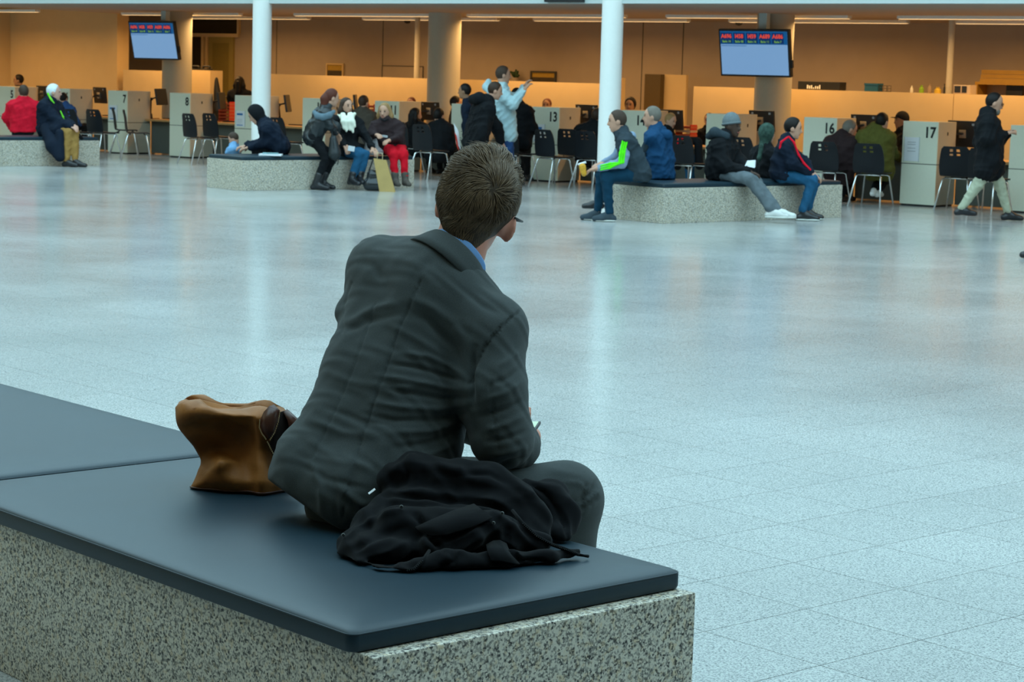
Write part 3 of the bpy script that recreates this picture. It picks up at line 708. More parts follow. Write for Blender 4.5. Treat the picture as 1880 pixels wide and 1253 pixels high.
def bx3(t, s, c, z):
    for q in (-.07, 0, .07):
        mb('wire', MB().tube([RW(s + q, c - .05, z), RW(s + q, c - .05, z + .09)], .004, 6), SEAM, t); mb('wire', MB().tube([RW(s + q, c + .05, z), RW(s + q, c + .05, z + .09)], .004, 6), SEAM, t)
    for y in (.004, .05, .09): mb('ring', MB().tube([RW(s - .07, c - .05, z + y), RW(s + .07, c - .05, z + y), RW(s + .07, c + .05, z + y), RW(s - .07, c + .05, z + y), RW(s - .07, c - .05, z + y)], .004, 6), SEAM, t)
small('wire_basket', 1625, PC, PZ, 'small wire basket right of the blue carton', 'basket', bx3)
for px, hgt, rr, cc, lb, cat in ((1674, .10, .022, (0.5, 0.5, 0.45), 'pale bottle left of the green one on the partition', 'bottle'), (1692, .11, .035, (0.16, 0.30, 0.02), 'lime green bottle on the cream partition', 'bottle'), (1707, .13, .03, (0.20, 0.15, 0.10), 'brown bottle between the green and yellow ones', 'bottle'), (1722, .09, .05, (0.42, 0.30, 0.03), 'squat yellow jar on the cream partition', 'jar'), (1734, .14, .016, (0.02, 0.02, 0.02), 'thin black bottle beside the pale post', 'bottle'), (1756, .07, .03, (0.5, 0.2, 0.12), 'small pinkish cup right of the pale post', 'cup')):
    def bt(t, s, c, z, hgt=hgt, rr=rr, cc=cc, lb=lb):
        p = RW(s, c, z); mm = mat(lb[:24], cc, .4)
        mb('body', MB().tube([p, p + ZZ * hgt * .6, p + ZZ * hgt * .75, p + ZZ * hgt * .9], [rr, rr, rr * .5, rr * .45], 14), mm, t, smooth='auto')
        mb('cap', MB().tube([p + ZZ * hgt * .88, p + ZZ * hgt], rr * .55, 12), mm, t, smooth='auto')
    small(cat, px, PC, PZ, lb, cat, bt)
def mw(t, s, c, z):
    mb('case', rbox(MB(), s - .13, s + .13, c - .1, c + .1, z, z + .13), WALLM, t, bevel=.005)
    mb('window', rbox(MB(), s - .115, s - .02, c - .105, c - .1, z + .02, z + .115), BLACK, t); mb('window', rbox(MB(), s + .0, s + .075, c - .105, c - .1, z + .02, z + .115), BLACK, t)
small('small_oven', 1772, PC, PZ, 'small dark windowed appliance left of the yellow shelf', 'appliance', mw)
# yellow shelf
cS = 3.2; a, zt2 = SZ(1800, 128, cS); zs = SZ(1800, 150, cS)[1]; s_l = SZ(1790, 150, cS)[0]
t = thing('yellow_shelf', RW(a + 0.8, cS, 0), 'yellow wooden shelf unit with raised top board at the right edge', 'shelf')
mb('upright', rbox(MB(), s_l, s_l + .045, cS, cS + .35, 0, zs), YELLOWWOOD, t); mb('upright', rbox(MB(), s_l + 1.7, s_l + 1.745, cS, cS + .35, 0, zs), YELLOWWOOD, t)
mb('shelf_board', rbox(MB(), s_l + .045, s_l + 1.7, cS, cS + .35, zs - .04, zs), YELLOWWOOD, t)
for q, (za, zb_) in enumerate(((zs, zs + .05), (zs + .055, zs + .11), (zs + .115, zt2))): mb('top_plank', rbox(MB(), a, s_l + 1.74, cS + .02 * q, cS + .30, za, zb_), YELLOWWOOD, t)
mb('shelf_board', rbox(MB(), s_l + .045, s_l + 1.7, cS, cS + .35, PZ - .2, PZ - .16), YELLOWWOOD, t)
mb('back_board', rbox(MB(), s_l + .045, s_l + 1.7, cS + .32, cS + .35, .2, zs - .04), WALLM, t)
sm_ = SZ(1863, 168, cS + .15)[0]
t = thing('small_screen', RW(sm_, cS + .15, PZ - .16), 'small dark screen standing in the yellow shelf', 'screen')
mb('panel', rbox(MB(), sm_ - .13, sm_ + .13, cS + .13, cS + .16, PZ - .1, PZ + .15), BLACK, t, bevel=.005); mb('stand', rbox(MB(), sm_ - .06, sm_ + .06, cS + .1, cS + .2, PZ - .16, PZ - .1), BLACK, t)
# door bay on the right
a, b = SZ(1183, 160, 3.6)[0], SZ(1212, 160, 3.6)[0]; zt = SZ(1190, 136, 3.6)[1]
t = thing('dark_cabinet', RW((a + b) / 2, 3.7, 0), 'tall brown cabinet in the gap between partitions', 'cabinet')
mb('body', rbox(MB(), a, b, 3.6, 4.0, 0, zt), mat('brown cabinet', (0.10, 0.07, 0.03), .6), t, bevel=.004); mb('handle', rbox(MB(), b - .06, b - .045, 3.58, 3.6, .9, 1.1), CHROME, t)
a, b = SZ(1212.5, 160, 3.7)[0], SZ(1258, 160, 3.7)[0]
struct(mb('door_2', rbox(MB(), a, b, 3.72, 3.78, 0, zt), PLASTER))
a, b = SZ(1134, 160, 2.5)[0], SZ(1141.5, 160, 2.5)[0]
t = thing('notice_post', RW((a + b) / 2, 2.5, 0), 'narrow post with pinned papers right of the white column', 'post')
mb('post', rbox(MB(), a, b, 2.5, 2.6, 0, SZ(1137, 143, 2.5)[1]), PLASTER, t)
for py in (147, 166, 185):
    z_ = SZ(1137, py, 2.5)[1]; mb('pinned_paper', rbox(MB(), a + .01, b - .005, 2.492, 2.5, z_ - .13, z_), mat('pinned paper', (0.45, 0.33, 0.24), .7), t)
# paper trays, red letter trays on desks
for px, py, lb in ((420, 186, 'stack of red letter trays near the dark haired clerk'), (684, 190, 'stack of red letter trays right of the brown jacketed visitor'), (1262, 228, 'stack of red and white letter trays behind desk 14')):
    s, z = SZ(px, py, 1.15); t = thing('letter_trays', RW(s, 1.12, .635), lb, 'trays')
    nn = max(3, int((z - .60) / .06))
    for q in range(nn): mb('tray', rbox(MB(), s - .14, s + .14, 1.03, 1.22, .637 + q * .06, .637 + q * .06 + .035), mat('salmon tray', (0.50, 0.10, 0.05), .5) if q % 2 == 0 or 'white' not in lb else mat('pale tray', (.5, .38, .28), .5), t)
    for q in (-.13, .13): mb('tray_side', rbox(MB(), s + q - .008, s + q + .008, 1.04, 1.21, .635, .635 + nn * .06), RED, t)
# ================================================================== people
SKIN = mat('fair skin', (0.52, 0.29, 0.20), 0.55, 0.35, noise=0.08, nscale=40)
SKIN2 = mat('pinkish skin', (0.58, 0.33, 0.25), 0.55, 0.35, noise=0.08, nscale=40)
SKIND = mat('dark brown skin', (0.055, 0.028, 0.018), 0.5, 0.4, noise=0.1, nscale=40)
SKINM = mat('tan skin', (0.30, 0.16, 0.09), 0.55, 0.35, noise=0.08, nscale=40)
EYEM = mat('dark eye', (0.01, 0.008, 0.007), 0.2, 0.5, noise=0)
LIP = mat('lip', (0.38, 0.12, 0.10), 0.5, noise=0)
def cloth(name, rgb, rough=0.85, noise=0.25, nscale=18, **k): return mat(name, lin(rgb), rough, 0.2, noise=noise, nscale=nscale, bump=0.3, bscale=120, **k)
HB = cloth('black hair', (22, 18, 17), 0.5); HBR = cloth('brown hair', (58, 42, 32), 0.5); HRED = cloth('auburn hair', (84, 42, 30), 0.5)
HGR = cloth('grey hair', (112, 106, 98), 0.6); HWH = cloth('white hair', (215, 225, 230), 0.6); HBL = cloth('dark blond hair', (150, 118, 78), 0.5); HSH = cloth('short brown stubble hair', (68, 54, 45), 0.6)
CN = cloth('navy coat wool', (14, 26, 42)); CBK = cloth('black cloth', (15, 18, 22)); CRED = cloth('red jacket cloth', (205, 16, 44)); CKH = cloth('khaki trouser cloth', (150, 116, 62))
CJE = cloth('blue denim', (30, 82, 116)); CJD = cloth('dark teal denim', (8, 52, 74)); CRT = cloth('red trouser cloth', (200, 12, 34)); CBR = cloth('dark brown cloth', (46, 34, 36))
CGR = cloth('grey cloth', (96, 106, 112)); CLG = cloth('pale blue grey sweatshirt', (176, 205, 212)); CDG = cloth('charcoal quilt', (46, 58, 66)); CBV = cloth('blue quilt', (18, 62, 98))
COL_ = cloth('olive parka', (84, 84, 36)); CSW = cloth('grey track sleeve', (128, 148, 172)); CBE = cloth('beige trouser cloth', (168, 172, 150)); CTW = cloth('brown grey tweed', (70, 64, 56)); CBJ = cloth('blue jeans mid', (42, 74, 122))
CLE = mat('black leather', (0.012, 0.018, 0.022), 0.4, 0.45, noise=0.2, bump=0.3, bscale=60); SHB = mat('black shoe leather', (0.012, 0.013, 0.016), 0.35, 0.5); SHG = cloth('grey shoe mesh', (58, 70, 78)); SOLEW = mat('white sole', (0.62, 0.64, 0.60), 0.6); SHW = mat('white shoe leather', (0.66, 0.68, 0.66), 0.5)
BOOTG = cloth('grey suede boot', (84, 78, 72)); CCH = cloth('light blue child cloth', (112, 158, 200)); CSCF = cloth('cream scarf', (228, 232, 214)); LIME = cloth('lime stripe', (92, 235, 32), noise=0.1); REDP = cloth('red piping', (225, 20, 44), noise=0.1)
CHOOD = cloth('grey jersey hood', (92, 112, 124)); BEAN = cloth('blue grey knit', (104, 114, 118), nscale=60); LIMEC = cloth('lime collar', (110, 205, 50)); CPRINT = cloth('green print scarf', (52, 74, 66), noise=0.9, nscale=25); CLT = cloth('light shirt cloth', (150, 170, 190))
def nrm(v): v = np.asarray(v, float); return v / (np.linalg.norm(v) + 1e-12)
def blob(c, r, ax, n=8, m_=6):
    b = MB(); vs = []; c = np.asarray(c, float)
    for i in range(m_ + 1):
        th = math.pi * i / m_
        for k in range(n):
            ph = 2 * math.pi * k / n
            vs.append(c + ax[0] * r[0] * math.sin(th) * math.cos(ph) + ax[1] * r[1] * math.sin(th) * math.sin(ph) + ax[2] * r[2] * math.cos(th))
    return b.add(vs, [(i * n + k, i * n + (k + 1) % n, (i + 1) * n + (k + 1) % n, (i + 1) * n + k) for i in range(m_) for k in range(n)])
def head_axes(yaw, pitch=0.0, roll=0.0):
    f = np.array([math.cos(yaw) * math.cos(pitch), math.sin(yaw) * math.cos(pitch), math.sin(pitch)])
    r0 = np.array([math.sin(yaw), -math.cos(yaw), 0]); u0 = np.cross(r0, f)
    return f, r0 * math.cos(roll) - u0 * math.sin(roll), u0 * math.cos(roll) + r0 * math.sin(roll)
def add_head(B, c, f, r, u, S):
    ax = np.array([r, f, u])
    B.ell(c + u * .025 * S, np.array([.074, .093, .098]) * S, ax); B.ell(c + f * .022 * S - u * .045 * S, np.array([.056, .068, .072]) * S, ax)
    B.ell(c + f * .06 * S - u * .098 * S, np.array([.026, .02, .02]) * S, ax)
    B.cone(c + f * .084 * S + u * .012 * S, c + f * .104 * S - u * .026 * S, .009 * S, .014 * S)
    for q in (-1, 1): B.ell(c + r * q * .075 * S - u * .008 * S - f * .005 * S, np.array([.011, .021, .032]) * S, ax)
def add_hand(B, w, d, side, nrm_, S, curl=0.5, thumb=1):
    """palm plus five fingers of different length"""
    d, side, nn = nrm(d), nrm(side), nrm(nrm_)
    B.cone(w + side * .018 * S, w + d * .075 * S + side * .026 * S, .019 * S, .016 * S); B.cone(w - side * .018 * S, w + d * .075 * S - side * .026 * S, .019 * S, .016 * S)
    for k, (o, L) in enumerate(((-.031, .060), (-.011, .072), (.011, .078), (.031, .070))):
        a = w + d * .085 * S + side * o * S; b = a + (d * math.cos(curl * .6) + nn * math.sin(curl * .6)) * L * .5 * S
        e = b + (d * math.cos(curl * 1.7) + nn * math.sin(curl * 1.7)) * L * .5 * S
        B.chain([a, b, e], [.0100 * S, .0092 * S, .0080 * S])
    a = w + d * .025 * S + side * thumb * .035 * S; b = a + (d * .7 + side * thumb * .6 + nn * .4) * .042 * S; e = b + (d * .85 + nn * .45) * .034 * S
    B.chain([a, b, e], [.0125 * S, .011 * S, .009 * S])
def person(label, Y, yaw, head, neck, pelvis, armL=None, armR=None, legL=None, legR=None, top=CBK, bot=CBK, shoe=SHB, skin=SKIN, hair='short', hairm=HBR,
           hyaw=None, hpitch=0.0, hroll=0.0, S=0.95, bulk=0.015, coat=0.0, stand=False, face=True, sole=None, sleeve=None, shw=0.175, hands=True, toes=(None, None), boots=0.0, vox=0.0165, hem=0.0, group='people in the hall', collar=True, hipw=.085, girth=1.0, hs=1.0, base=None, belly=0.0):
    T = lambda q: J(q[0], q[1], Y + (q[2] if len(q) > 2 else 0.0))
    yaw = math.radians(yaw); hy = yaw if hyaw is None else math.radians(hyaw)
    h = np.array([math.cos(yaw), math.sin(yaw), 0]); R = np.array([h[1], -h[0], 0])
    hc, N, PV = T(head), T(neck), T(pelvis)
    d = nrm(PV - N); tl = np.linalg.norm(PV - N)
    root = thing('person', (base if base is not None else np.array([PV[0], PV[1], 0.0])), label, 'person', group)
    f, r, u = head_axes(hy, hpitch, hroll); HS = S * hs
    sh = {1: N + d * .07 * S + R * shw * S, -1: N + d * .07 * S - R * shw * S}
    hip = {1: PV + R * hipw * S, -1: PV - R * hipw * S}
    arms = {}
    for sd, a in ((-1, armL), (1, armR)):
        if a is None:
            el = sh[sd] + d * .27 * S + R * sd * .04 + h * (.02 if stand else .06); wr = el + (d * .24 if stand else (h * .20 - R * sd * .09 + d * .06)) * S + (h * .04 if stand else 0)
        else: el, wr = T(a[0]), T(a[1])
        arms[sd] = (el, wr)
    legs = {}
    for sd, a in ((-1, legL), (1, legR)):
        if a is None:
            if stand: kn = np.array([hip[sd][0], hip[sd][1], hip[sd][2] * .53]) + h * .02; an = np.array([hip[sd][0], hip[sd][1], .085 * S])
            else: kn = hip[sd] + h * .41 * S + R * sd * .02; kn[2] = max(min(hip[sd][2], .52), .44); an = np.array([kn[0], kn[1], .085 * S]) + h * .02
        else: kn, an = T(a[0]), T(a[1])
        an = an.copy(); an[2] = max(an[2], .08 * S); legs[sd] = (kn, an)
    # ---- body: one continuous surface
    B = Solid(.02); add_head(B, hc, f, r, u, HS)
    B.cone(hc - u * .06 * HS - f * .018 * HS, N + d * .02, .057 * HS, .064 * S)
    B.cone(N + d * .03, sh[1], .05 * S, .045 * S); B.cone(N + d * .03, sh[-1], .05 * S, .045 * S)
    for sd in (-1, 1):
        B.cone(N + d * .12 + R * sd * .07 * S, PV + R * sd * .06 * S - d * .05, .085 * S * girth, .085 * S * girth)
        el, wr = arms[sd]; B.chain([sh[sd], el, wr], [.045 * S, .036 * S, .027 * S])
        if hands:
            dd = nrm(wr - el); side = nrm(np.cross(dd, ZZ) if abs(dd[2]) < .9 else R); add_hand(B, wr, dd, side, nrm(np.cross(side, dd)) * -1 if True else 0, S * 1.0, curl=.55, thumb=sd * (1 if side @ R > 0 else -1) * -1)
        kn, an = legs[sd]; B.chain([hip[sd], kn, an, an - ZZ * .04 * S + 0], [.065 * S, .048 * S, .034 * S, .03 * S])
    solid('body', B, skin, root, .0115 if hands else .0135, sm=1)
    if face:
        for q in (-1, 1): mb('eye', blob(hc + f * .086 * HS + r * q * .03 * HS + u * .012 * HS, (.013 * HS, .006 * HS, .007 * HS), (r, f, u)), EYEM, root, smooth=True)
        for q in (-1, 1): mb('eyebrow', blob(hc + f * .088 * HS + r * q * .032 * HS + u * .032 * HS, (.02 * HS, .006 * HS, .005 * HS), (r, f, u)), hairm if hair not in ('hood', 'scarf', 'beanie') else HB, root, smooth=True)
        mb('mouth', blob(hc + f * .086 * HS - u * .062 * HS, (.024 * HS, .007 * HS, .007 * HS), (r, f, u)), LIP, root, smooth=True)
    # ---- top garment
    T1 = Solid(.045); b0 = bulk
    T1.cone(sh[1], sh[-1], .062 * S + b0, .062 * S + b0); T1.cone(N + d * .03 * S, N + d * .10 * S, .065 * S + b0, .08 * S + b0)
    for sd in (-1, 1):
        T1.chain([N + d * .13 * S + R * sd * .085 * S, N + d * tl * .62 + R * sd * .075 * S, PV + R * sd * .07 * S + d * hem], [(.10 * S) * girth + b0, .097 * S * girth + b0 + belly, .105 * S * girth + b0])
        if belly: T1.cone(N + d * tl * .6 + h * .06 + R * sd * .04, N + d * tl * .85 + h * .06 + R * sd * .04, .10 * S, .11 * S)
        el, wr = arms[sd]; wq = el + (wr - el) * .93
        if sleeve is None: T1.chain([sh[sd], el, wq], [.057 * S + b0, .047 * S + b0 * .9, .037 * S + b0 * .6])
        else: T1.cone(sh[sd], sh[sd] + (el - sh[sd]) * .05, .052 * S + b0, .045 * S + b0)
    if coat > 0:
        for sd in (-1, 1):
            kn, an = legs[sd]
            if stand: T1.cone(PV + R * sd * .07 * S, PV + R * sd * .075 * S + (kn - hip[sd]) * coat, .108 * S + b0, .112 * S + b0)
            else: T1.cone(PV + R * sd * .07 * S, hip[sd] + (kn - hip[sd]) * coat, .11 * S + b0, .10 * S + b0)
    if collar: T1.cone(N, N + (hc - N) * .30, .072 * S + b0 * .5, .066 * S + b0 * .3)
    if base is None and not stand: T1.plane(np.array([0, 0, .455]), (0, 0, -1)) if PV[2] > .45 and coat == 0 else None
    T1.cone(N - d * .02 * S + (hc - N) * .10, sh[1] * .6 + N * .4, .062 * S + b0 * .6, .058 * S + b0); T1.cone(N - d * .02 * S + (hc - N) * .10, sh[-1] * .6 + N * .4, .062 * S + b0 * .6, .058 * S + b0)
    solid('jacket' if coat < .3 else 'coat', T1, top, root, vox, sm=2, wr=.018)
    if sleeve is not None:
        for sd in (-1, 1):
            el, wr = arms[sd]; solid('sleeve', Solid(.03).chain([sh[sd] + (el - sh[sd]) * .12, el, el + (wr - el) * .93], [.070 * S, .058 * S, .044 * S]), sleeve, root, .013, sm=2, wr=.010)
    # ---- trousers
    T2 = Solid(.05)
    T2.cone(hip[1], hip[-1], .10 * S, .10 * S)
    for sd in (-1, 1):
        kn, an = legs[sd]; ab = an + (kn - an) * (.05 + boots)
        T2.chain([hip[sd], kn, ab], [.092 * S * girth, .068 * S, .052 * S])
    T2.k = .03; solid('trousers', T2, bot, root, vox, sm=2, wr=.012)
    # ---- shoes
    for k, sd in enumerate((-1, 1)):
        kn, an = legs[sd]; tv = h if toes[k] is None else np.array([math.cos(math.radians(toes[k])), math.sin(math.radians(toes[k])), 0])
        an = an.copy(); g = an - ZZ * (an[2]) if an[2] < .12 else an - ZZ * .08 * S
        Q = Solid(.025); z = ZZ
        he = g + tv * -.045 * S + z * .04 * S; to = g + tv * .165 * S + z * .032 * S; mi = g + tv * .06 * S + z * .055 * S
        Q.chain([he, mi, to], [.038 * S, .040 * S, .03 * S]); Q.cone(mi, an + z * .0, .036 * S, .04 * S); Q.cone(to - np.cross(tv, z) * .02, g + tv * .08 * S + z * .03 * S - np.cross(tv, z) * .015, .028 * S, .03 * S)
        if boots: Q.cone(an, an + (kn - an) * (boots + .1), .046 * S, .056 * S)
        Q.plane(g + z * .004, -z); so = solid('shoe' if not boots else 'boot', Q, shoe, root, .012, sm=1)
        if sole is not None:
            mb('sole', MB().tube([g + tv * -.075 * S + z * .012, g + tv * -.05 * S + z * .012, g + tv * .06 * S + z * .012, g + tv * .15 * S + z * .014, g + tv * .195 * S + z * .02], [.018, .042 * S, .043 * S, .043 * S, .022], 12), sole, so, smooth=True)
            so_ = so.children[0].data
            for v_ in so_.vertices: v_.co.z = (v_.co.z - (g[2] - ORG[root.name][2]) - .012) * .35 + (g[2] - ORG[root.name][2]) + .014
    # ---- hair or headwear
    A = np.array([r, f, u]); Q = Solid(.02)
    if hair in ('short', 'bald', 'long', 'tail', 'bun', 'curly'):
        gw = 1.0 if hair != 'curly' else 1.12
        Q.ell(hc + u * .028 * HS - f * .010 * HS, np.array([.083, .102, .104]) * HS * gw, A)
        o = {'bald': (.018, .055)}.get(hair, (.046, .05)); Q.plane(hc + (f * o[0] + u * o[1]) * HS, f * .93 - u * .37); Q.plane(hc - u * .055 * HS, -u * .9 + f * .44)
        solid('hair', Q, hairm, root, .011, sm=1)
        Q2 = Solid(.03)
        if hair == 'long':
            for q in (-1, 1): Q2.chain([hc + r * q * .06 * HS + u * .05 * HS - f * .01, hc + r * q * .088 * HS - u * .06 * HS - f * .02, hc + r * q * .085 * HS - u * .17 * HS - f * .015], [.035 * HS, .036 * HS, .03 * HS])
            Q2.chain([hc - f * .07 * HS, hc - f * .08 * HS - u * .17 * HS], [.06 * HS, .05 * HS]); solid('hair_length', Q2, hairm, root, .013, sm=1)
        if hair == 'tail': Q2.chain([hc - f * .07 * HS + u * .06 * HS, hc - f * .11 * HS - u * .03 * HS, hc - f * .10 * HS - u * .18 * HS], [.035 * HS, .045 * HS, .03 * HS]); Q2.cone(hc - f * .06 * HS, hc - f * .08 * HS - u * .1 * HS, .06 * HS, .05 * HS); solid('ponytail', Q2, hairm, root, .013, sm=1)
    elif hair == 'beanie':
        Q.ell(hc + u * .05 * HS - f * .012 * HS, np.array([.092, .108, .118]) * HS, A); Q.plane(hc + u * .022 * HS + f * .0, -u * .96 - f * -.2); so = solid('beanie', Q, hairm, root, .011)
        rim = [hc + u * (.036 + .018 * math.cos(a)) * HS - f * .010 * HS + r * .088 * HS * math.sin(a) + f * .102 * HS * math.cos(a) for a in np.linspace(0, 2 * math.pi, 25)]
        mb('cuff', MB().tube(rim, .014 * HS, 8, cap=False), hairm, so, smooth=True)
    elif hair in ('hood', 'scarf', 'cap'):
        if hair == 'cap':
            Q.ell(hc + u * .035 * HS - f * .01 * HS, np.array([.09, .106, .108]) * HS, A); Q.plane(hc + u * .01 * HS, -u * .9 + f * .43); so = solid('cap', Q, hairm, root, .011)
            mb('peak', blob(hc + f * .105 * HS + u * .045 * HS, (.07 * HS, .06 * HS, .008 * HS), (r, f, u), 12, 6), hairm, so, smooth=True)
        else:
            Q.ell(hc + u * .02 * HS - f * .012 * HS, np.array([.10, .118, .128]) * HS, A); Q.cone(hc - u * .06 * HS - f * .03 * HS, N + d * .02, .075 * HS, .085 * S)
            Q.plane(hc + f * (.05 if hair == 'hood' else .055) * HS, f * .97 - u * .2); solid('hood' if hair == 'hood' else 'headscarf', Q, hairm, root, .012, sm=1)
    return dict(root=root, sh=sh, arms=arms, legs=legs, N=N, PV=PV, hc=hc, f=f, r=r, u=u, h=h, R=R, d=d, T=T, S=S)
def strip_on(name, pts, rs, material, root, vox=.010, k=.015): return solid(name, Solid(k).chain(pts, rs), material, root, vox, sm=1)
TOCAM = np.array([0, -1.0, 0])

# ---- right bench
g = person('man in charcoal vest with lime striped grey sleeves eating from a packet', 23.45, 183, (1133, 223), (1144, 250), (1174, 318),
    armL=[(1142, 299, -.20), (1098, 309, -.14)], armR=[(1130, 292, .22), (1106, 300, .12)], legL=[(1113, 324, -.12), (1119, 392, -.12)], legR=[(1105, 322, .10), (1097, 389, .06)],
    top=CDG, sleeve=CSW, bot=CJD, shoe=SHG, sole=SOLEW, hairm=HSH, hpitch=-.1, bulk=.025, S=1.0, vox=.014, girth=1.05)
el, wr = g['arms'][-1]; o_ = TOCAM * .052 + np.array([-.02, 0, .012])
for q in (-.024, 0, .024):
    ofs = np.array([q, 0, q * .3]); strip_on('sleeve_stripe', [g['sh'][-1] + TOCAM * .078 + ofs + np.array([-.03, 0, .02]), (g['sh'][-1] + el) / 2 + TOCAM * .068 + ofs + np.array([-.03, 0, 0]), el + TOCAM * .058 + ofs + np.array([-.012, 0, 0]), el + (wr - el) * .5 + TOCAM * .048 + np.array([0, 0, q]), el + (wr - el) * .9 + TOCAM * .04 + np.array([0, 0, q])], [.013, .013, .013, .012, .011], LIME, g['root'])
strip_on('shirt_hood', [g['N'] + g['R'] * .09 - ZZ * .03, g['N'] - g['h'] * .09 + ZZ * .0, g['N'] - g['R'] * .09 - ZZ * .03, g['N'] + g['h'] * .05 - g['R'] * .05 + ZZ * .0], [.035, .05, .04, .03], CSW, g['root'], .012, .03)
pk = J(1069, 311, 23.3); t = thing('snack_packet', pk - ZZ * .05, 'yellow snack packet in the hands of the lime striped man', 'packet')
solid('packet', Solid(.01).cone(pk + np.array([.02, 0, -.05]), pk + np.array([-.0, 0, .03]), .03, .04), mat('yellow packet', (.62, .32, .03), .5, noise=.6, nscale=60), t, .009); mb('rim', MB().tube([pk + np.array([-.05, 0, .05]), pk + np.array([.04, 0, .08])], .012, 8), PAPER, t, smooth=True)
g = person('man in blue quilted hooded vest sitting with his back to us', 24.15, 150, (1197, 215), (1207, 243), (1214, 320), armL=[(1182, 283, -.05), (1172, 305, .2)], top=CBV, sleeve=CDG, bot=CBK, hairm=HGR, hyaw=175, S=.98, bulk=.03, legL=[(1150, 322, .25), (1098, 372, .35)], legR=[(1160, 322, .35), (1150, 372, .5)], toes=(180, 175), girth=1.05, vox=.014, hands=False)
strip_on('vest_hood', [g['N'] + g['R'] * .10 + TOCAM * .02, g['N'] - g['h'] * .12 - ZZ * .03, g['N'] - g['R'] * .10], [.04, .06, .04], CBV, g['root'], .012, .03)
for q in range(6): strip_on('quilt_seam', [J(1181 + q * .5, 258 + q * 11, 24.02), J(1205, 260 + q * 11, 23.98), J(1229 - q * .3, 258 + q * 11, 24.05)], [.006, .007, .006], CBV, g['root'], .009)
g = person('man in grey beanie and black puffer jacket holding a paper', 24.35, -25, (1344, 233), (1330, 256), (1322, 316), armR=[(1330, 305, -.24), (1374, 316, -.28)], armL=[(1360, 300, .10), (1372, 312, -.12)], legR=[(1376, 329, -.38), (1417, 388, -.42)], legL=[(1385, 330, -.28), (1430, 388, -.42)],
    top=CBK, bot=CGR, shoe=SHW, sole=SOLEW, skin=SKIND, hair='beanie', hairm=BEAN, hyaw=-35, S=1.02, bulk=.04, vox=.014, toes=(-15, -15), girth=1.15)
strip_on('jacket_hood', [J(1302, 250, 24.3), J(1312, 243, 24.2), J(1334, 250, 24.2)], [.045, .055, .045], CDG, g['root'], .013, .04)
q = J(1377, 305, 24.05); t = thing('folded_paper', q, 'folded white paper held by the man in the beanie', 'paper'); mb('sheet', MB().add([q + np.array(x) for x in ((-.06, 0, .0), (.05, -.02, -.02), (.06, .01, .07), (-.03, .03, .06), (.065, .02, -.01), (.07, .05, .06))], [(0, 1, 2, 3), (1, 4, 5, 2)]), PAPER, t, solid=.003)
g = person('woman in green patterned headscarf behind the red piped man', 25.3, 35, (1409, 246), (1404, 272), (1402, 322), top=CBK, hair='scarf', hairm=CPRINT, hyaw=25, S=.92, hands=False, legL=[(1430, 330, .3), (1432, 385, .5)], legR=[(1425, 330, .3), (1425, 385, .4)])
strip_on('scarf_drape', [J(1398, 268, 25.1), J(1394, 290, 25.08), J(1393, 300, 25.08)], [.03, .025, .01], CPRINT, g['root'], .012, .03)
g = person('dark haired man in black jacket with red piping, sitting in profile', 24.65, -8, (1456, 236), (1444, 262), (1434, 318), armR=[(1455, 300, -.22), (1490, 320, -.16)], armL=[(1475, 295, .2), (1492, 318, .0)], legR=[(1492, 331, -.16), (1474, 388, -.18)], legL=[(1496, 331, .06), (1482, 386, .04)], top=CN, bot=CJE, shoe=SHB, sole=SOLEW, hairm=HB, S=1.02, bulk=.022, vox=.014, hpitch=-.12, toes=(-8, -8), girth=1.12)
for pts in (((1446, 252), (1434, 261), (1432, 272), (1437, 281)), ((1448, 251), (1458, 262), (1466, 284), (1476, 300), (1488, 312))):
    strip_on('red_piping', [J(x, y, 24.42 + (.0 if k_ < 2 else .01)) for k_, (x, y) in enumerate(pts)], [.013] * len(pts), REDP, g['root'])
# ---- middle left bench
g = person('small child in light blue kneeling behind the bench', 28.75, 175, (429, 255), (430, 268), (430, 284), top=CCH, bot=CJE, hairm=HSH, hair='short', S=.62, hs=1.15, hands=False, bulk=.01, hpitch=-.5, legL=[(436, 300, .1), (440, 312, .1)], legR=[(436, 300, .2), (440, 312, .2)], armL=[(421, 276, -.1), (415, 280, -.1)], armR=[(425, 276, .1), (420, 280, .1)])
g = person('person in dark hooded coat bent over towards the child', 28.45, 178, (470, 211), (487, 228), (514, 270), armL=[(490, 262, -.16), (457, 271, -.14)], armR=[(486, 262, .16), (452, 268, .1)], top=CN, bot=CBK, hair='hood', hairm=CBK, hpitch=-.55, S=1.0, bulk=.035, vox=.014, legL=[(472, 279, .3), (464, 312, .55)], legR=[(472, 279, .45), (464, 312, .7)])
q = J(498, 281, 28.0); t = thing('white_booklet', P(498, 285, CZ), 'white booklet lying on the cushion by the hooded person', 'booklet'); qq = P(497, 286, CZ + .001)
mb('cover', MB().box(qq + ZZ * .012, (.30, .2, .024), (np.array([1., 0, 0]), np.array([0, 1., 0]), ZZ)), PAPER, t, bevel=.002); mb('picture', MB().box(qq + ZZ * .03 + np.array([0, -.02, 0]), (.2, .12, .02)), mat('booklet print', (.2, .35, .38), .6, noise=.7, nscale=30), t)
g = person('auburn haired woman in leather jacket leaning over the bench', 28.15, 22, (609, 180), (597, 200), (573, 253), armR=[(607, 232, -.16), (617, 245, .0)], armL=[(618, 235, .2), (620, 250, .25)], legR=[(600, 288, -.10), (580, 336, -.08)], legL=[(610, 290, .12), (592, 332, .14)], top=CLE, bot=CBK, shoe=SHB, hair='tail', hairm=HRED, hyaw=25, hpitch=-.15, S=.98, bulk=.012, boots=.2, vox=.014, toes=(-20, -10), stand=True, base=P(585, 348), hipw=.09)
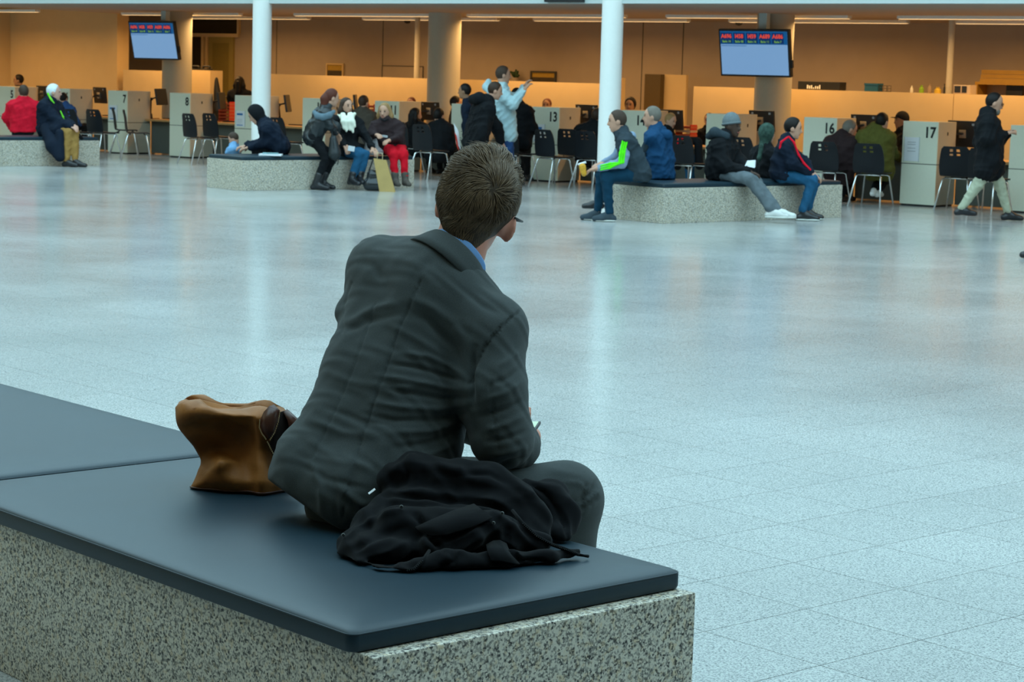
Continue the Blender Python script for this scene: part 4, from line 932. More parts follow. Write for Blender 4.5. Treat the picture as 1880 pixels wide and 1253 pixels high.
strip_on('grey_hood', [J(577, 206, 28.05), J(583, 213, 27.96), J(593, 215, 27.93), J(604, 212, 27.93), J(613, 205, 28.0)], [.030, .036, .038, .036, .028], CHOOD, g['root'], .013, .04)
t = thing('shoulder_bag', J(616, 285, 28.0) - ZZ * .0, 'black leather shoulder bag hanging from the leaning woman', 'bag'); solid('bag', Solid(.04).cone(J(612, 255, 28.0), J(614, 282, 28.0), .05, .09), CLE, t, .014); mb('strap', MB().tube([J(609, 240, 27.95), J(612, 262, 27.92), J(616, 300, 27.95), J(620, 302, 27.95), J(622, 285, 28.0)], .006, 6), CLE, t, smooth=True)
g = person('woman with brown hair, white scarf, black coat and jeans', 28.75, -62, (636, 196), (636, 216), (632, 274), armR=[(624, 250, -.1), (634, 268, -.28)], armL=[(668, 246, -.05), (685, 272, -.25)], legR=[(659, 284, -.36), (645, 330, -.42)], legL=[(670, 284, -.30), (660, 328, -.36)], top=CBK, bot=CJE, shoe=SHB, boots=.12, hair='long', hairm=HBR, hyaw=-50, hroll=.0, S=.98, vox=.014, toes=(-70, -50), coat=.3, bulk=.022)
SF = Solid(.03)
for x0, x1, y1 in ((627, 631, 236), (632, 636, 241), (640, 642, 238), (646, 648, 243), (644, 652, 232)): SF.chain([J(x0, 209, 28.60), J((x0 + x1) / 2, 224, 28.52), J(x1, y1, 28.50)], [.018, .024, .016])
SF.chain([J(622, 211, 28.72), J(628, 217, 28.60), J(637, 219, 28.55), J(646, 215, 28.58), J(651, 209, 28.70)], [.024, .026, .026, .026, .024]); solid('scarf', SF, CSCF, g['root'], .010, sm=2)
q = J(645, 273, 28.35); t = thing('ticket_slip', q, 'white slip held by the woman with the white scarf', 'paper'); mb('sheet', MB().box(q, (.09, .004, .07), (nrm((1, 0, -.15)), np.array([0, 1., 0]), nrm((.15, 0, 1)))), PAPER, t)
g = person('blond woman in brown jacket and red trousers', 29.0, -80, (706, 205), (708, 224), (722, 272), armR=[(683, 246, -.10), (692, 248, -.30)], armL=[(733, 252, -.08), (715, 258, -.30)], legR=[(722, 283, -.34), (726, 332, -.38)], legL=[(741, 283, -.32), (744, 332, -.36)], top=CBR, bot=CRT, shoe=BOOTG, boots=.14, hair='long', hairm=HBL, hyaw=-105, hpitch=-.12, S=.96, vox=.014, toes=(-70, -75), bulk=.02)
strip_on('choker', [J(699, 219, 28.9), J(706, 222, 28.87), J(713, 219, 28.9)], [.012, .012, .012], CBK, g['root'], .009)
q = J(703, 250, 28.66); t = thing('mobile_phone', q, 'phone in the hands of the woman in red trousers', 'phone'); mb('case', MB().box(q, (.13, .012, .03), (nrm((1, 0, -.1)), np.array([0, 1., 0]), nrm((.1, 0, 1)))), mat('pale phone', (.35, .38, .4), .3), t, bevel=.004)
# bags on the floor
q = P(685, 351); t = thing('handbag', q, 'glossy black handbag on the floor between the two women', 'bag')
solid('body', Solid(.05).cone(q + np.array([-.05, 0, .09]), q + np.array([.06, 0, .09]), .09, .09).cone(q + np.array([-.02, 0, .22]), q + np.array([.05, 0, .22]), .07, .06).plane(q + ZZ * .004, -ZZ), mat('patent leather', (.01, .014, .018), .22, .6), t, .014)
for o in (-.05, .05): mb('handle', MB().tube([q + np.array([-.06, o, .27]), q + np.array([-.01, o, .42]), q + np.array([.03, o, .43]), q + np.array([.07, o, .27])], .008, 6), SHB, t, smooth=True)
q = P(708, 352); KR = mat('kraft paper', (.44, .30, .11), .7, noise=.15, nscale=8); t = thing('paper_bag', q, 'brown kraft paper bag leaning against the black handbag', 'bag')
lo_ = [q + np.array(x) for x in ((-.08, -.05, 0), (.13, -.05, .0), (.13, .06, .0), (-.08, .06, .0))]; hi_ = [q + np.array(x) for x in ((-.17, -.02, .44), (.0, -.02, .42), (.0, .06, .42), (-.17, .06, .44))]
mb('paper', MB().add(lo_ + hi_, [(3, 2, 1, 0), (0, 1, 5, 4), (1, 2, 6, 5), (2, 3, 7, 6), (3, 0, 4, 7)]), KR, t, solid=.003); mb('handle', MB().tube([hi_[0] + np.array([.05, 0, 0]), hi_[0] + np.array([.05, 0, .08]), hi_[1] + np.array([-.05, 0, .09]), hi_[1] + np.array([-.05, 0, 0])], .006, 6), mat('cream cord', (.6, .5, .3), .7), t, smooth=True)
q = J(683, 262, 28.75); t = thing('plastic_bag', P(683, 285, CZ), 'crinkled grey plastic bag standing between the two women', 'bag')
S_ = Solid(.02)
for k in range(10): S_.cone(P(683, 286, CZ) + np.array([rng.normal(0, .05), rng.normal(0, .03), .05]), P(683, 286, CZ) + np.array([rng.normal(0, .07), rng.normal(0, .03), .22 + .04 * rng.random()]), .035, .02)
S_.plane(np.array([0, 0, CZ + .004]), -ZZ); solid('film', S_, mat('grey film', (.42, .42, .44), .3, .5, noise=.5, nscale=40), t, .012, sm=0)
# ---- standing group in the middle
person('dark haired boy looking left behind the puffer jacket man', 31.2, 165, (853, 168), (860, 190), (866, 246), top=CN, bot=CJE, hairm=HB, stand=True, S=.88, hs=1.05, skin=SKINM, hands=False)
g = person('man in black puffer jacket bending forward and laughing', 30.0, 18, (909, 167), (891, 190), (871, 262), armR=[(884, 240, -.22), (872, 270, -.2)], armL=[(912, 232, .2), (920, 262, .3)], top=CBK, bot=CJE, hairm=HBR, stand=True, S=1.02, bulk=.05, hyaw=5, hpitch=-.2, vox=.014, legR=[(868, 300, 0), (862, 334, 0)], legL=[(884, 300, .2), (880, 334, .2)], girth=1.1)
strip_on('jacket_hood', [J(868, 182, 29.95), J(880, 180, 29.85), J(895, 186, 29.85)], [.07, .08, .06], CBK, g['root'], .013, .04)
for q in range(5): strip_on('quilt_ridge', [J(850 + 3 - q * 2.2, 205 + q * 12, 29.78), J(868 - q * 1.5, 210 + q * 12, 29.70), J(886 - q, 206 + q * 12, 29.72)], [.007, .008, .006], CBK, g['root'], .01)
g = person('tall young man in pale sweatshirt raising both hands', 30.6, 8, (924, 138), (922, 166), (931, 246), armR=[(942, 193, -.30), (962, 166, -.26)], armL=[(948, 180, .25), (962, 160, .22)], top=CLG, bot=CBJ, hairm=HSH, stand=True, S=1.06, bulk=.028, hyaw=10, vox=.014, legR=[(931, 294, -.08), (930, 337, -.06)], legL=[(936, 294, .12), (938, 334, .14)], girth=1.12)
strip_on('sweatshirt_hood', [J(897, 150, 30.75), J(893, 160, 30.7), J(902, 170, 30.6)], [.045, .055, .05], CLG, g['root'], .013, .04)
person('dark clothed person behind the pale sweatshirt man', YC(950, -.65), 60, (949, 176), (951, 196), (956, 262), top=CBK, bot=CBK, hairm=HB, S=.95, bulk=.03, hands=False, face=False, legL=[(962, 275, .3), (962, 320, .5)], legR=[(968, 275, .3), (968, 320, .4)])
q = J(838, 245, 30.9); t = thing('barrier_tape', P(843, 338), 'red and white folded paper sheet beside the puffer jacket man', 'paper')
mb('sheet', MB().add([J(833, 226, 30.9), J(841, 240, 30.85), J(846, 276, 30.85), J(838, 262, 30.9)], [(0, 1, 2, 3)]), PAPER, t, solid=.004); mb('red_band', MB().add([J(834.5, 243, 30.86), J(838, 250, 30.82), J(842.5, 278, 30.82), J(838.5, 268, 30.86)], [(0, 1, 2, 3)]), RED, t, solid=.004)
# ---- left bench
g = person('man in bright red jacket sitting with his back to us', 34.55, 105, (43, 170), (44, 187), (42, 240), top=CRED, bot=CBK, hairm=HSH, S=.98, bulk=.03, armL=[(12, 216, .02), (22, 238, .2)], armR=[(66, 225, .1), (60, 238, .25)], hyaw=120, face=False, hands=False, girth=1.15, shw=.185)
g = person('white haired man in long navy coat and khaki trousers', 33.05, -18, (99, 170), (92, 188), (91, 236), armR=[(108, 224, -.25), (131, 233, -.40)], armL=[(118, 222, .1), (135, 231, -.30)], legR=[(126, 244, -.42), (122, 296, -.50)], legL=[(138, 244, -.36), (138, 295, -.46)], top=CN, bot=CKH, hairm=HWH, skin=SKIN2, S=1.02, bulk=.045, coat=.55, hyaw=5, vox=.0145, girth=1.15, toes=(-15, -15), hs=1.05)
solid('coat_skirt', Solid(.05).chain([J(88, 238, 32.85), J(98, 268, 32.62), J(108, 290, 32.52)], [.12, .11, .06]).cone(J(110, 245, 32.62), J(113, 290, 32.5), .07, .05), CN, g['root'], .016, sm=2)
strip_on('lime_collar', [J(88, 172, 32.92), J(94, 183, 32.87), J(100, 190, 32.85)], [.018, .018, .010], LIMEC, g['root'], .011); strip_on('lime_shirt', [J(111, 204, 32.82), J(116, 215, 32.8), J(119, 222, 32.8)], [.012, .014, .007], LIMEC, g['root'], .009)
q = J(143, 246, 32.7); t = thing('umbrella', J(152, 256, 32.7), 'folded black umbrella held by the white haired man', 'umbrella'); mb('folds', MB().tube([J(133, 232, 32.7), J(142, 246, 32.7), J(152, 256, 32.7)], [.015, .035, .02], 10), CBK, t, smooth=True); mb('handle', MB().tube([J(129, 228, 32.7), J(133, 232, 32.7)], .012, 8), SHB, t, smooth=True)
person('child in grey blue jacket half hidden by the white haired man', YC(120, -.6), 60, (117, 181), (120, 194), (124, 232), top=CBJ, bot=CBK, hairm=HB, S=.85, face=False, hands=False, hyaw=70)
# ---- visitors on counter chairs
person('visitor in brown grey tweed jacket with his back to us', YC(668, -.75), 52, (668, 189), (666, 206), (663, 262), top=CTW, bot=CBK, hairm=HBR, S=.95, bulk=.03, face=False, hands=False, girth=1.1, shw=.19)
person('black clothed visitor with tied hair left of the standing group', YC(763, -.3), 55, (763, 212), (763, 228), (770, 275), top=CBK, bot=CBK, hairm=HB, S=.95, bulk=.03, face=False, hands=False, hair='long', hyaw=20)
person('black coated visitor at the desk below the middle grey column', YC(806, -.65), 55, (806, 213), (808, 230), (802, 282), top=CBK, bot=CBK, hairm=HB, S=.98, bulk=.04, face=False, hands=False, girth=1.1)
person('dark coated visitor half hidden by the right white column', YC(1090, -.35), 60, (1097, 214), (1090, 232), (1082, 288), top=CBK, bot=CBK, hairm=HBR, S=1.0, bulk=.04, face=False, hands=False, girth=1.15, shw=.20)
person('girl with tied brown hair turned right behind the blue vest man', YC(1231, -.2), -20, (1231, 222), (1226, 240), (1224, 288), top=CBK, bot=CJE, hairm=HBL, hair='short', hyaw=-40, hpitch=-.25, S=.85, hs=1.05, hands=False)
person('grey haired man in dark brown coat hunched at desk 16', YC(1545, -.4), 38, (1560, 238), (1545, 254), (1540, 318), top=CBR, bot=CBK, hairm=HGR, hyaw=10, S=1.02, bulk=.04, hands=False, girth=1.2, shw=.2, hpitch=-.3, legL=[(1560, 330, .35), (1552, 372, .35)], legR=[(1552, 330, .2), (1545, 372, .2)])
g = person('dark haired visitor in olive parka leaning on desk 16', YC(1612, -.35), 62, (1620, 224), (1607, 243), (1612, 310), top=COL_, bot=CBK, shoe=SHW, hairm=HB, hyaw=40, S=1.0, bulk=.04, hands=False, face=False, girth=1.15, coat=.25, armR=[(1638, 280, .15), (1652, 290, .35)], legL=[(1615, 330, .3), (1604, 350, -.05)], legR=[(1625, 330, .3), (1612, 352, -.0)])
strip_on('parka_hood', [J(1590, 240, 28.95), J(1605, 232, 28.85), J(1620, 240, 28.95)], [.05, .06, .05], COL_, g['root'], .013, .04)
# ---- clerks behind the desks
CL = 'clerks behind the counters'
person('dark skinned clerk behind pillar 5', YC(34, 1.6), 200, (34, 148), (36, 166), (38, 212), top=CBK, skin=SKINM, hairm=HB, S=.98, hands=False, face=True, group=CL, hyaw=185)
person('clerk with long black hair seen from behind near the olive door', YC(440, 2.0), 80, (440, 152), (440, 166), (440, 212), top=CBK, hairm=HB, hair='long', S=.95, hands=False, face=False, group=CL)
person('red haired clerk just above pillar 11', YC(755, 1.6), 250, (755, 191), (755, 208), (755, 250), top=CBK, hairm=HRED, S=.92, hands=False, group=CL)
person('black haired clerk peeking over pillar 12', YC(837, .92), 15, (837, 190), (837, 207), (837, 250), top=CBK, hairm=HB, S=.95, hands=False, group=CL)
person('copper haired clerk above pillar 13', YC(1004, 1.6), 255, (1004, 194), (1004, 212), (1004, 255), top=CBK, hairm=HRED, skin=SKINM, S=.92, hands=False, group=CL)
person('dark haired clerk with glasses above pillar 14', YC(1157, 1.6), 250, (1157, 194), (1158, 213), (1158, 258), top=CBK, hairm=HB, skin=SKINM, S=.98, hands=False, group=CL, hair='curly')
person('clerk with black hair just showing left of the beanie', YC(1302, 1.6), 250, (1302, 222), (1303, 240), (1303, 275), top=CBK, hairm=HB, S=.95, hands=False, group=CL)
person('clerk in black cap behind pillar 17', YC(1655, 1.5), 190, (1655, 222), (1656, 242), (1658, 290), top=CBK, hair='cap', hairm=CBK, skin=SKINM, S=1.0, hands=False, group=CL)
# ---- walking man
g = person('walking man in black coat and beige trousers looking at his phone', 25.5, -3, (1825, 190), (1812, 213), (1816, 290), armR=[(1812, 256, -.24), (1845, 246, -.14)], armL=[(1836, 256, .2), (1850, 246, .06)], legR=[(1795, 340, -.06), (1764, 384, -.06)], legL=[(1836, 340, .10), (1850, 388, .10)], top=CN if False else CBK, bot=CBE, shoe=SHB, hair='bald', hairm=HB, S=1.03, bulk=.035, coat=.42, stand=True, hpitch=-.3, vox=.014, base=P(1812, 402), girth=1.15, belly=.012)
hc, f, r, u = g['hc'], g['f'], g['r'], g['u']
for q in (-1, 1): mb('glasses_rim', MB().tube([hc + f * .105 + r * (q * .033 + .026 * math.cos(a)) + u * (.012 + .02 * math.sin(a)) for a in np.linspace(0, 6.283, 13)], .003, 6, cap=False), SEAM, g['root'], smooth=True)
mb('beard', blob(hc + f * .075 - u * .085, (.05, .035, .045), (r, f, u), 12, 8), HGR, g['root'], smooth=True)
q = J(1853, 243, 25.42); t = thing('mobile_phone', q, 'phone in the hand of the walking man', 'phone'); mb('case', MB().box(q, (.06, .012, .12), (nrm((.3, 1, 0)), nrm((-1, .3, .6)), nrm((1, 0, .5)))), mat('dark phone', (.05, .06, .07), .3), t, bevel=.004)
# ---- walker leaving the frame on the right
g = person('walker stepping in at the right edge with only a dark shoe tip in view', 19.9, 180, (1958, 166), (1963, 198), (1968, 300), stand=True, top=CBK, bot=CBK, shoe=SHB, hairm=HB, S=1.0, legL=[(1950, 378, -.06), (1910, 455, -.06)], legR=[(1978, 380, .1), (2006, 462, .1)], hands=True, base=P(1940, 480))
# ---- red trimmed jacket on a chair
q = J(1262, 270, 29.8); t = thing('hanging_jacket', P(1262, 352), 'black jacket with red trim hung over a chair back', 'jacket')
solid('cloth', Solid(.05).cone(J(1248, 256, 29.95), J(1280, 258, 29.95), .05, .05).cone(J(1246, 262, 29.9), J(1244, 305, 29.88), .06, .06).cone(J(1282, 262, 29.9), J(1284, 305, 29.88), .06, .06).cone(J(1264, 262, 29.85), J(1264, 305, 29.83), .06, .06), CBK, t, .016, sm=2)
strip_on('red_trim', [J(1262, 252, 29.82), J(1246, 256, 29.8), J(1239, 275, 29.78), J(1236, 298, 29.8)], [.014, .016, .018, .014], REDP, t)
# ================================================================== foreground: the suited man, his coat and his bag
SUIT = mat('dark grey suit wool', lin((65, 71, 72)), 0.88, 0.12, noise=0.34, nscale=420, bump=0.35, bscale=1400, sheen=0.12)
SHIRT = mat('blue shirt cotton', lin((110, 152, 205)), 0.8, 0.2, noise=0.06, nscale=300)
COATB = mat('black cotton coat', lin((15, 17, 20)), 0.92, 0.08, noise=0.25, nscale=60, bump=0.4, bscale=900, sheen=0.05)
HAIRF = mat('brown hair strands', lin((100, 81, 60)), 0.5, 0.3, noise=0.6, nscale=70)
HAIRB = mat('brown hair roots', lin((56, 44, 32)), 0.6, 0.2, noise=0.3, nscale=120)
LEATH = mat('tan leather', lin((146, 92, 42)), 0.58, 0.25, noise=0.5, nscale=11, bump=0.3, bscale=160)
LEATHD = mat('dark brown leather', lin((78, 44, 32)), 0.35, 0.45, noise=0.3, nscale=14, bump=0.2, bscale=160)
STITCH = mat('cream stitching', lin((176, 150, 110)), 0.7); CAV = mat('bag lining', lin((26, 16, 12)), 0.9)
SKINF = mat('suited man skin', (0.56, 0.24, 0.17), 0.5, 0.4, noise=0.1, nscale=60)
def seg_d(p, pts):
    best = np.full(len(p), 1e9); pts = np.asarray(pts, float)
    for a, b in zip(pts[:-1], pts[1:]):
        ab = b - a; t = np.clip(((p - a) @ ab) / (ab @ ab + 1e-9), 0, 1); best = np.minimum(best, np.linalg.norm(p - a - t[:, None] * ab, axis=1))
    return best
def pix(V):
    v = V - CP; z = v @ CF; return np.stack([W / 2 + F_PX * (v @ CR) / z, H / 2 - F_PX * (v @ CU) / z], 1), z
def sculpt(V, F, strokes):
    """press folds and seams into the side of a garment that the strokes run over"""
    N = vnormals(V, F); px, z = pix(V); view = nrm_rows(V - CP); face = np.clip(-(N * view).sum(1) * 1.6, 0, 1); out = V.copy()
    disp = np.zeros(len(V))
    for pts, w, a in strokes:
        pts = np.asarray(pts, float); d_ = seg_d(px, pts)
        L = np.linalg.norm(np.diff(pts, axis=0), axis=1).sum(); e0 = np.linalg.norm(px - pts[0], axis=1); e1 = np.linalg.norm(px - pts[-1], axis=1)
        tap = np.clip(np.minimum(e0, e1) / (0.3 * L) + .25, 0, 1) if w > 4 else 1.0
        disp += a * np.exp(-(d_ / w) ** 2) * tap
    return out + N * (disp * face)[:, None]
def nrm_rows(v): return v / (np.linalg.norm(v, axis=1)[:, None] + 1e-12)
def surf(V, x, y, rad=5.0):
    px, z = pix(V); m_ = np.hypot(px[:, 0] - x, px[:, 1] - y) < rad
    if not m_.any(): k = np.argmin(np.hypot(px[:, 0] - x, px[:, 1] - y)); return V[k]
    zz = np.where(m_, z, 1e9).min(); return J(x, y, 1.0) * 0 + CP + ray(x, y) / (ray(x, y) @ CF) * zz
def on_surf(V, pts, lift=.002): return [surf(V, x, y) - ray(x, y) * lift for x, y in pts]

man = thing('person', P(880, 985, 0.0) * 0 + np.array([0.0, 5.2, 0.0]), 'man in dark grey suit seen from behind, seated on the near bench', 'person')
# ---- jacket
K = Solid(.05)
K.chain([J(728, 530, 5.33), J(690, 690, 5.26), J(650, 800, 5.21), J(612, 880, 5.17)], [.112, .128, .132, .125])
K.chain([J(845, 570, 5.27), J(785, 700, 5.25), J(758, 800, 5.22), J(750, 890, 5.18)], [.105, .110, .118, .12])
K.chain([J(788, 550, 5.24), J(742, 700, 5.20), J(700, 850, 5.12)], [.115, .115, .115])
K.cone(J(585, 872, 5.16), J(650, 905, 5.08), .112, .10); K.cone(J(650, 905, 5.08), J(760, 920, 5.08), .10, .09)
K.chain([J(716, 508, 5.36), J(796, 508, 5.27), J(891, 624, 5.20)], [.096, .094, .094])
K.chain([J(706, 525, 5.42), J(690, 640, 5.60), J(760, 740, 5.75)], [.100, .08, .06])
K.chain([J(891, 624, 5.20), J(902, 715, 5.14), J(922, 800, 5.12)], [.092, .080, .070]); 
K.chain([J(922, 806, 5.12), J(944, 818, 5.27), J(958, 814, 5.37)], [.068, .056, .044])
K.cone(J(634, 572, 5.34), J(660, 566, 5.33), .024, .03)
K.cone(J(893, 600, 5.2), J(927, 592, 5.2), .07, .045); K.cone(J(716, 500, 5.36), J(690, 482, 5.37), .08, .055); K.cone(J(560, 850, 5.18), J(533, 876, 5.19), .08, .045)
K.plane(np.array([0, 0, .456]), (0, 0, -1)); K.plane(CP, np.cross(ray(497, 884), ray(640, 986)))
V, F_ = K.mesh(.0058); V = smooth_v(V, F_, 2)
st = []
for pts, w, a in (
    ([(858, 694), (825, 672), (785, 655), (735, 648)], 5, .006), ([(858, 704), (815, 690), (770, 676), (715, 668)], 4.5, -.007), ([(860, 716), (815, 712), (760, 700), (690, 690)], 5, .006), ([(860, 730), (810, 732), (750, 722), (690, 712)], 4.5, -.006),
    ([(858, 744), (800, 752), (735, 748), (680, 738)], 5.5, .006), ([(853, 758), (795, 772), (725, 772), (665, 760)], 5, -.006), ([(850, 772), (790, 792), (720, 795)], 6, .006), ([(843, 792), (785, 815), (725, 822)], 5, -.005), ([(842, 812), (790, 835), (735, 842)], 6, .005),
    ([(800, 700), (720, 718), (640, 700), (590, 680)], 7, .004), ([(740, 780), (670, 775), (590, 745)], 6, -.004), ([(700, 800), (630, 795), (565, 770)], 8, .004),
    ([(745, 545), (795, 565), (835, 595), (858, 640)], 9, .006), ([(730, 560), (785, 592), (835, 640), (854, 690)], 8, -.007), ([(700, 590), (770, 625), (830, 665)], 7, .004), ([(640, 592), (690, 566), (735, 556)], 7, .006), ([(628, 610), (690, 585), (740, 578)], 6, -.005), ([(655, 475), (685, 488), (705, 520)], 9, -.005),
    ([(872, 640), (863, 690), (868, 745)], 6, -.016), ([(958, 640), (935, 662), (912, 676)], 6, .004), ([(960, 672), (932, 695), (898, 708)], 5, -.005), ([(960, 700), (930, 722), (890, 735)], 6, .006), ([(962, 735), (928, 752), (884, 765)], 5, -.006), ([(964, 762), (930, 780), (888, 792)], 6, .006), ([(968, 792), (930, 806), (892, 812)], 5, -.006), ([(972, 820), (940, 830), (905, 838)], 6, .006), ([(965, 842), (940, 845), (915, 856)], 4, -.005),
    ([(555, 800), (620, 845), (690, 862)], 8, .004), ([(535, 845), (600, 880), (680, 900)], 6, -.004), ([(620, 895), (660, 925), (700, 930)], 8, .005), ([(655, 850), (645, 905), (650, 955)], 7, -.005), ([(570, 850), (590, 895), (590, 945)], 6, .005), ([(610, 870), (615, 915), (620, 960)], 5, -.004), ([(705, 800), (695, 850), (700, 890)], 8, .004),
    ([(690, 468), (755, 482), (800, 520)], 9, .004), ([(805, 462), (770, 500), (775, 560)], 8, -.003), ([(850, 525), (885, 560), (925, 578)], 7, -.004), ([(870, 520), (905, 548), (940, 562)], 7, .003)):
    st.append((pts, w, a))
st += [([(772, 515), (735, 600), (695, 715), (660, 820), (636, 905), (628, 955)], 2.2, -.0045), ([(961, 566), (921, 600), (889, 640), (868, 680), (858, 705)], 2.2, -.007), ([(640, 470), (652, 452), (664, 440)], 2.2, -.004),
       ([(645, 520), (632, 560), (628, 610)], 2.4, -.004), ([(900, 690), (905, 760), (915, 830)], 2.2, -.003), ([(690, 560), (640, 700), (575, 840)], 2.2, -.0025)]
V = sculpt(V, F_, st)
V = V + vnormals(V, F_) * (0.0010 * np.sin(V @ np.array([95, 40, 60.]) + 2 * np.sin(V @ np.array([20, 60, 44.])))[:, None])
JV = V
jk = finish('suit_jacket', V, F_, SUIT, man, smooth=True)
# ---- collars
Ck = J(843, 466, 5.29); s_ = nrm((.76, -.12, -.64)); a_ = np.array([.42, .36, .83]); a_ = nrm(a_ - s_ * (a_ @ s_)); b_ = np.cross(a_, s_); b_ = b_ if b_[1] < 0 else -b_
def band(rows, t0, t1, n=40):
    out = []
    for r_, h_ in rows: out.append([Ck + r_ * (s_ * math.sin(t) * 1.02 + b_ * math.cos(t)) + a_ * (h_ - .012 * (abs(t) / 2.2) ** 2) for t in np.linspace(t0, t1, n)])
    return MB().grid(out)
mb('jacket_collar', band([(.113, -.060), (.105, -.038), (.095, -.013), (.088, .0), (.084, .003), (.080, -.002), (.078, -.03)], -2.3, 2.3), SUIT, man, smooth=True, solid=.004)
mb('shirt_collar', band([(.080, -.03), (.079, .0), (.0775, .016), (.074, .020), (.071, .01)], -2.5, 2.5), SHIRT, man, smooth=True, solid=.0025)
# ---- head, neck, hands: one body
hc = J(875, 384, 5.34); f, r, u = head_axes(math.radians(77), -.20, .30); HS = 1.12
B = Solid(.02); add_head(B, hc, f, r, u, HS)
for q in (-1, 1): B.ell(hc + r * q * (.079 if q < 0 else .091) * HS - u * .020 * HS + f * .004 * HS, np.array([.006, .017, .031]) * HS, np.array([nrm(r * q * .6 + f * .8), nrm(-f * .6 + r * q * .8), u]))
B.cone(hc - u * .05 * HS - f * .02 * HS, Ck - a_ * .01, .060 * HS, .066); B.cone(Ck, J(800, 560, 5.30), .06, .09)
B.chain([J(716, 512, 5.36), J(800, 520, 5.29), J(891, 628, 5.21), J(920, 800, 5.13), J(955, 814, 5.37)], [.06, .07, .055, .045, .030])
wr = J(954, 816, 5.37); dh = nrm(J(968, 796, 5.46) - wr); sd_ = nrm(np.cross(dh, ZZ)); B.chain([J(962, 812, 5.40), J(970, 803, 5.43), J(973, 794, 5.47), J(970, 788, 5.50)], [.018, .0115, .0105, .009])
for q in range(4): B.chain([J(960, 815, 5.40) + np.array([-.004, .012, 0]) * q, J(974 - q, 812 - q * 1.5, 5.43 + q * .016), J(981 - q, 804 - q * 1.5, 5.46 + q * .018), J(979 - q, 796 - q, 5.48 + q * .02)], [.013, .0112, .0105, .009])
B.cone(J(954, 816, 5.36), J(966, 808, 5.42), .026, .022)
B.chain([J(800, 560, 5.30), J(730, 760, 5.22), J(720, 900, 5.16)], [.09, .09, .09]); B.chain([J(740, 920, 5.16), J(1030, 912, 5.30), J(1040, 1080, 5.40)], [.07, .06, .05])
wl = J(925, 800, 5.62); B.chain([J(716, 512, 5.36), J(700, 640, 5.58), wl], [.05, .045, .03]); add_hand(B, wl, nrm(J(950, 792, 5.55) - wl), nrm(np.array([.1, .5, .8])), nrm(np.array([0, -.6, .6])), 1.0, curl=.6, thumb=-1)
V, F_ = B.mesh(.0062); V = smooth_v(V, F_, 2); finish('body', V, F_, SKINF, man, smooth=True)
solid('left_sleeve', Solid(.03).chain([J(690, 640, 5.60), J(760, 742, 5.75), J(905, 800, 5.64)], [.075, .062, .046]), SUIT, man, .012, sm=2)
# glasses
for q in (-1, 1): mb('glasses_temple', MB().tube([hc + r * q * .094 * HS - f * .01 + u * .012, hc + r * q * .088 * HS + f * .09 * HS + u * .016, hc + r * q * .062 * HS + f * .118 * HS + u * .014], .0028, 6), BLACK, man, smooth=True)
for q in (-1, 1): mb('glasses_rim', MB().tube([hc + f * .118 * HS + r * (q * .034 + .025 * math.cos(t)) * HS + u * (.010 + .017 * math.sin(t)) * HS for t in np.linspace(0, 6.2832, 17)], .0028, 6, cap=False), BLACK, man, smooth=True)
# ---- hair
Q = Solid(.03); A = np.array([r, f, u])
Q.ell(hc + u * .030 * HS - f * .010 * HS, np.array([.091, .106, .103]) * HS, A); Q.cone(hc - f * .050 * HS + u * .0, hc - f * .050 * HS - u * .082 * HS + r * .012, .070 * HS, .044 * HS)
Q.ell(hc + u * .086 * HS + f * .01 * HS - r * .012, np.array([.058, .07, .045]) * HS, A)
Q.plane(hc + (f * .050 + u * .03) * HS, f * .86 - u * .5)
V, F_ = Q.mesh(.007); V = smooth_v(V, F_, 2); N_ = vnormals(V, F_)
finish('hair_base', V, F_, HAIRB, man, smooth=True)
crown = surf(V, 906, 348); vs = []; fs = []
pick = rng.choice(len(V), 9500)
w1, w2, w3 = rng.normal(0, 55, (3, 3)), rng.normal(0, 55, (3, 3)), rng.normal(0, 140, (3, 3))
for k in pick:
    p = V[k]; n = N_[k]; lu, lr, lf = (p - hc) @ u / HS, (p - hc) @ r / HS, (p - hc) @ f / HS
    if (abs(lr) > .066 and lu < -.002 and lf > -.03) or (lr > .05 and lu < .012 and lf > -.05): continue
    if (n @ f > .4 and lu < .075) or (lf > .015 and lu < .02): continue
    rad = p - crown; rad = rad - n * (rad @ n); dist = np.linalg.norm(rad) + 1e-6; rad /= dist
    top = max(0, lu / .13); back = max(0, -lf / .1)
    wav = np.sin(w1 @ p) * .46 + np.sin(w3 @ p) * .24
    t = rad * .8 + np.cross(n, rad) * (.9 * math.exp(-(dist / .045) ** 2) - .12) - u * (.75 * back * (1 - top)) + f * .35 * top - r * .45 * top + wav + rng.normal(0, .09, 3)
    t = t - n * (t @ n); t = nrm(t); L = (.036 + .022 * rng.random()) * (1 + .6 * top); cl = .5 + .5 * math.sin(float((w2 @ p)[0])); lift = .0025 + .005 * cl + .012 * top * cl * rng.random()
    if lu < -.04 or abs(lr) > .07: L *= .55; lift_k = .4
    else: lift_k = 1.0
    bend = .010 * math.sin(float((w2 @ p)[1])) + rng.normal(0, .003); sd = np.cross(n, t); w0 = .0010 + .0009 * rng.random()
    pts = []
    for q in range(7):
        x = q / 6; pts.append(p + t * L * x + sd * bend * lift_k * x * x + n * (lift * lift_k * math.sin(min(1, x * 1.25) * 2.3) - L * L * 5.0 * x * x * (1 - .7 * top * cl) - .0015))
    o = len(vs)
    for q, c_ in enumerate(pts):
        w_ = w0 * (1 - (q / 6.3) ** 2); vs += [c_ - sd * w_, c_ + sd * w_, c_ + n * w_ * .9]
    for q in range(6):
        a0 = o + q * 3; b0 = a0 + 3
        fs += [(a0, a0 + 1, b0 + 1, b0), (a0 + 1, a0 + 2, b0 + 2, b0 + 1), (a0 + 2, a0, b0, b0 + 2)]
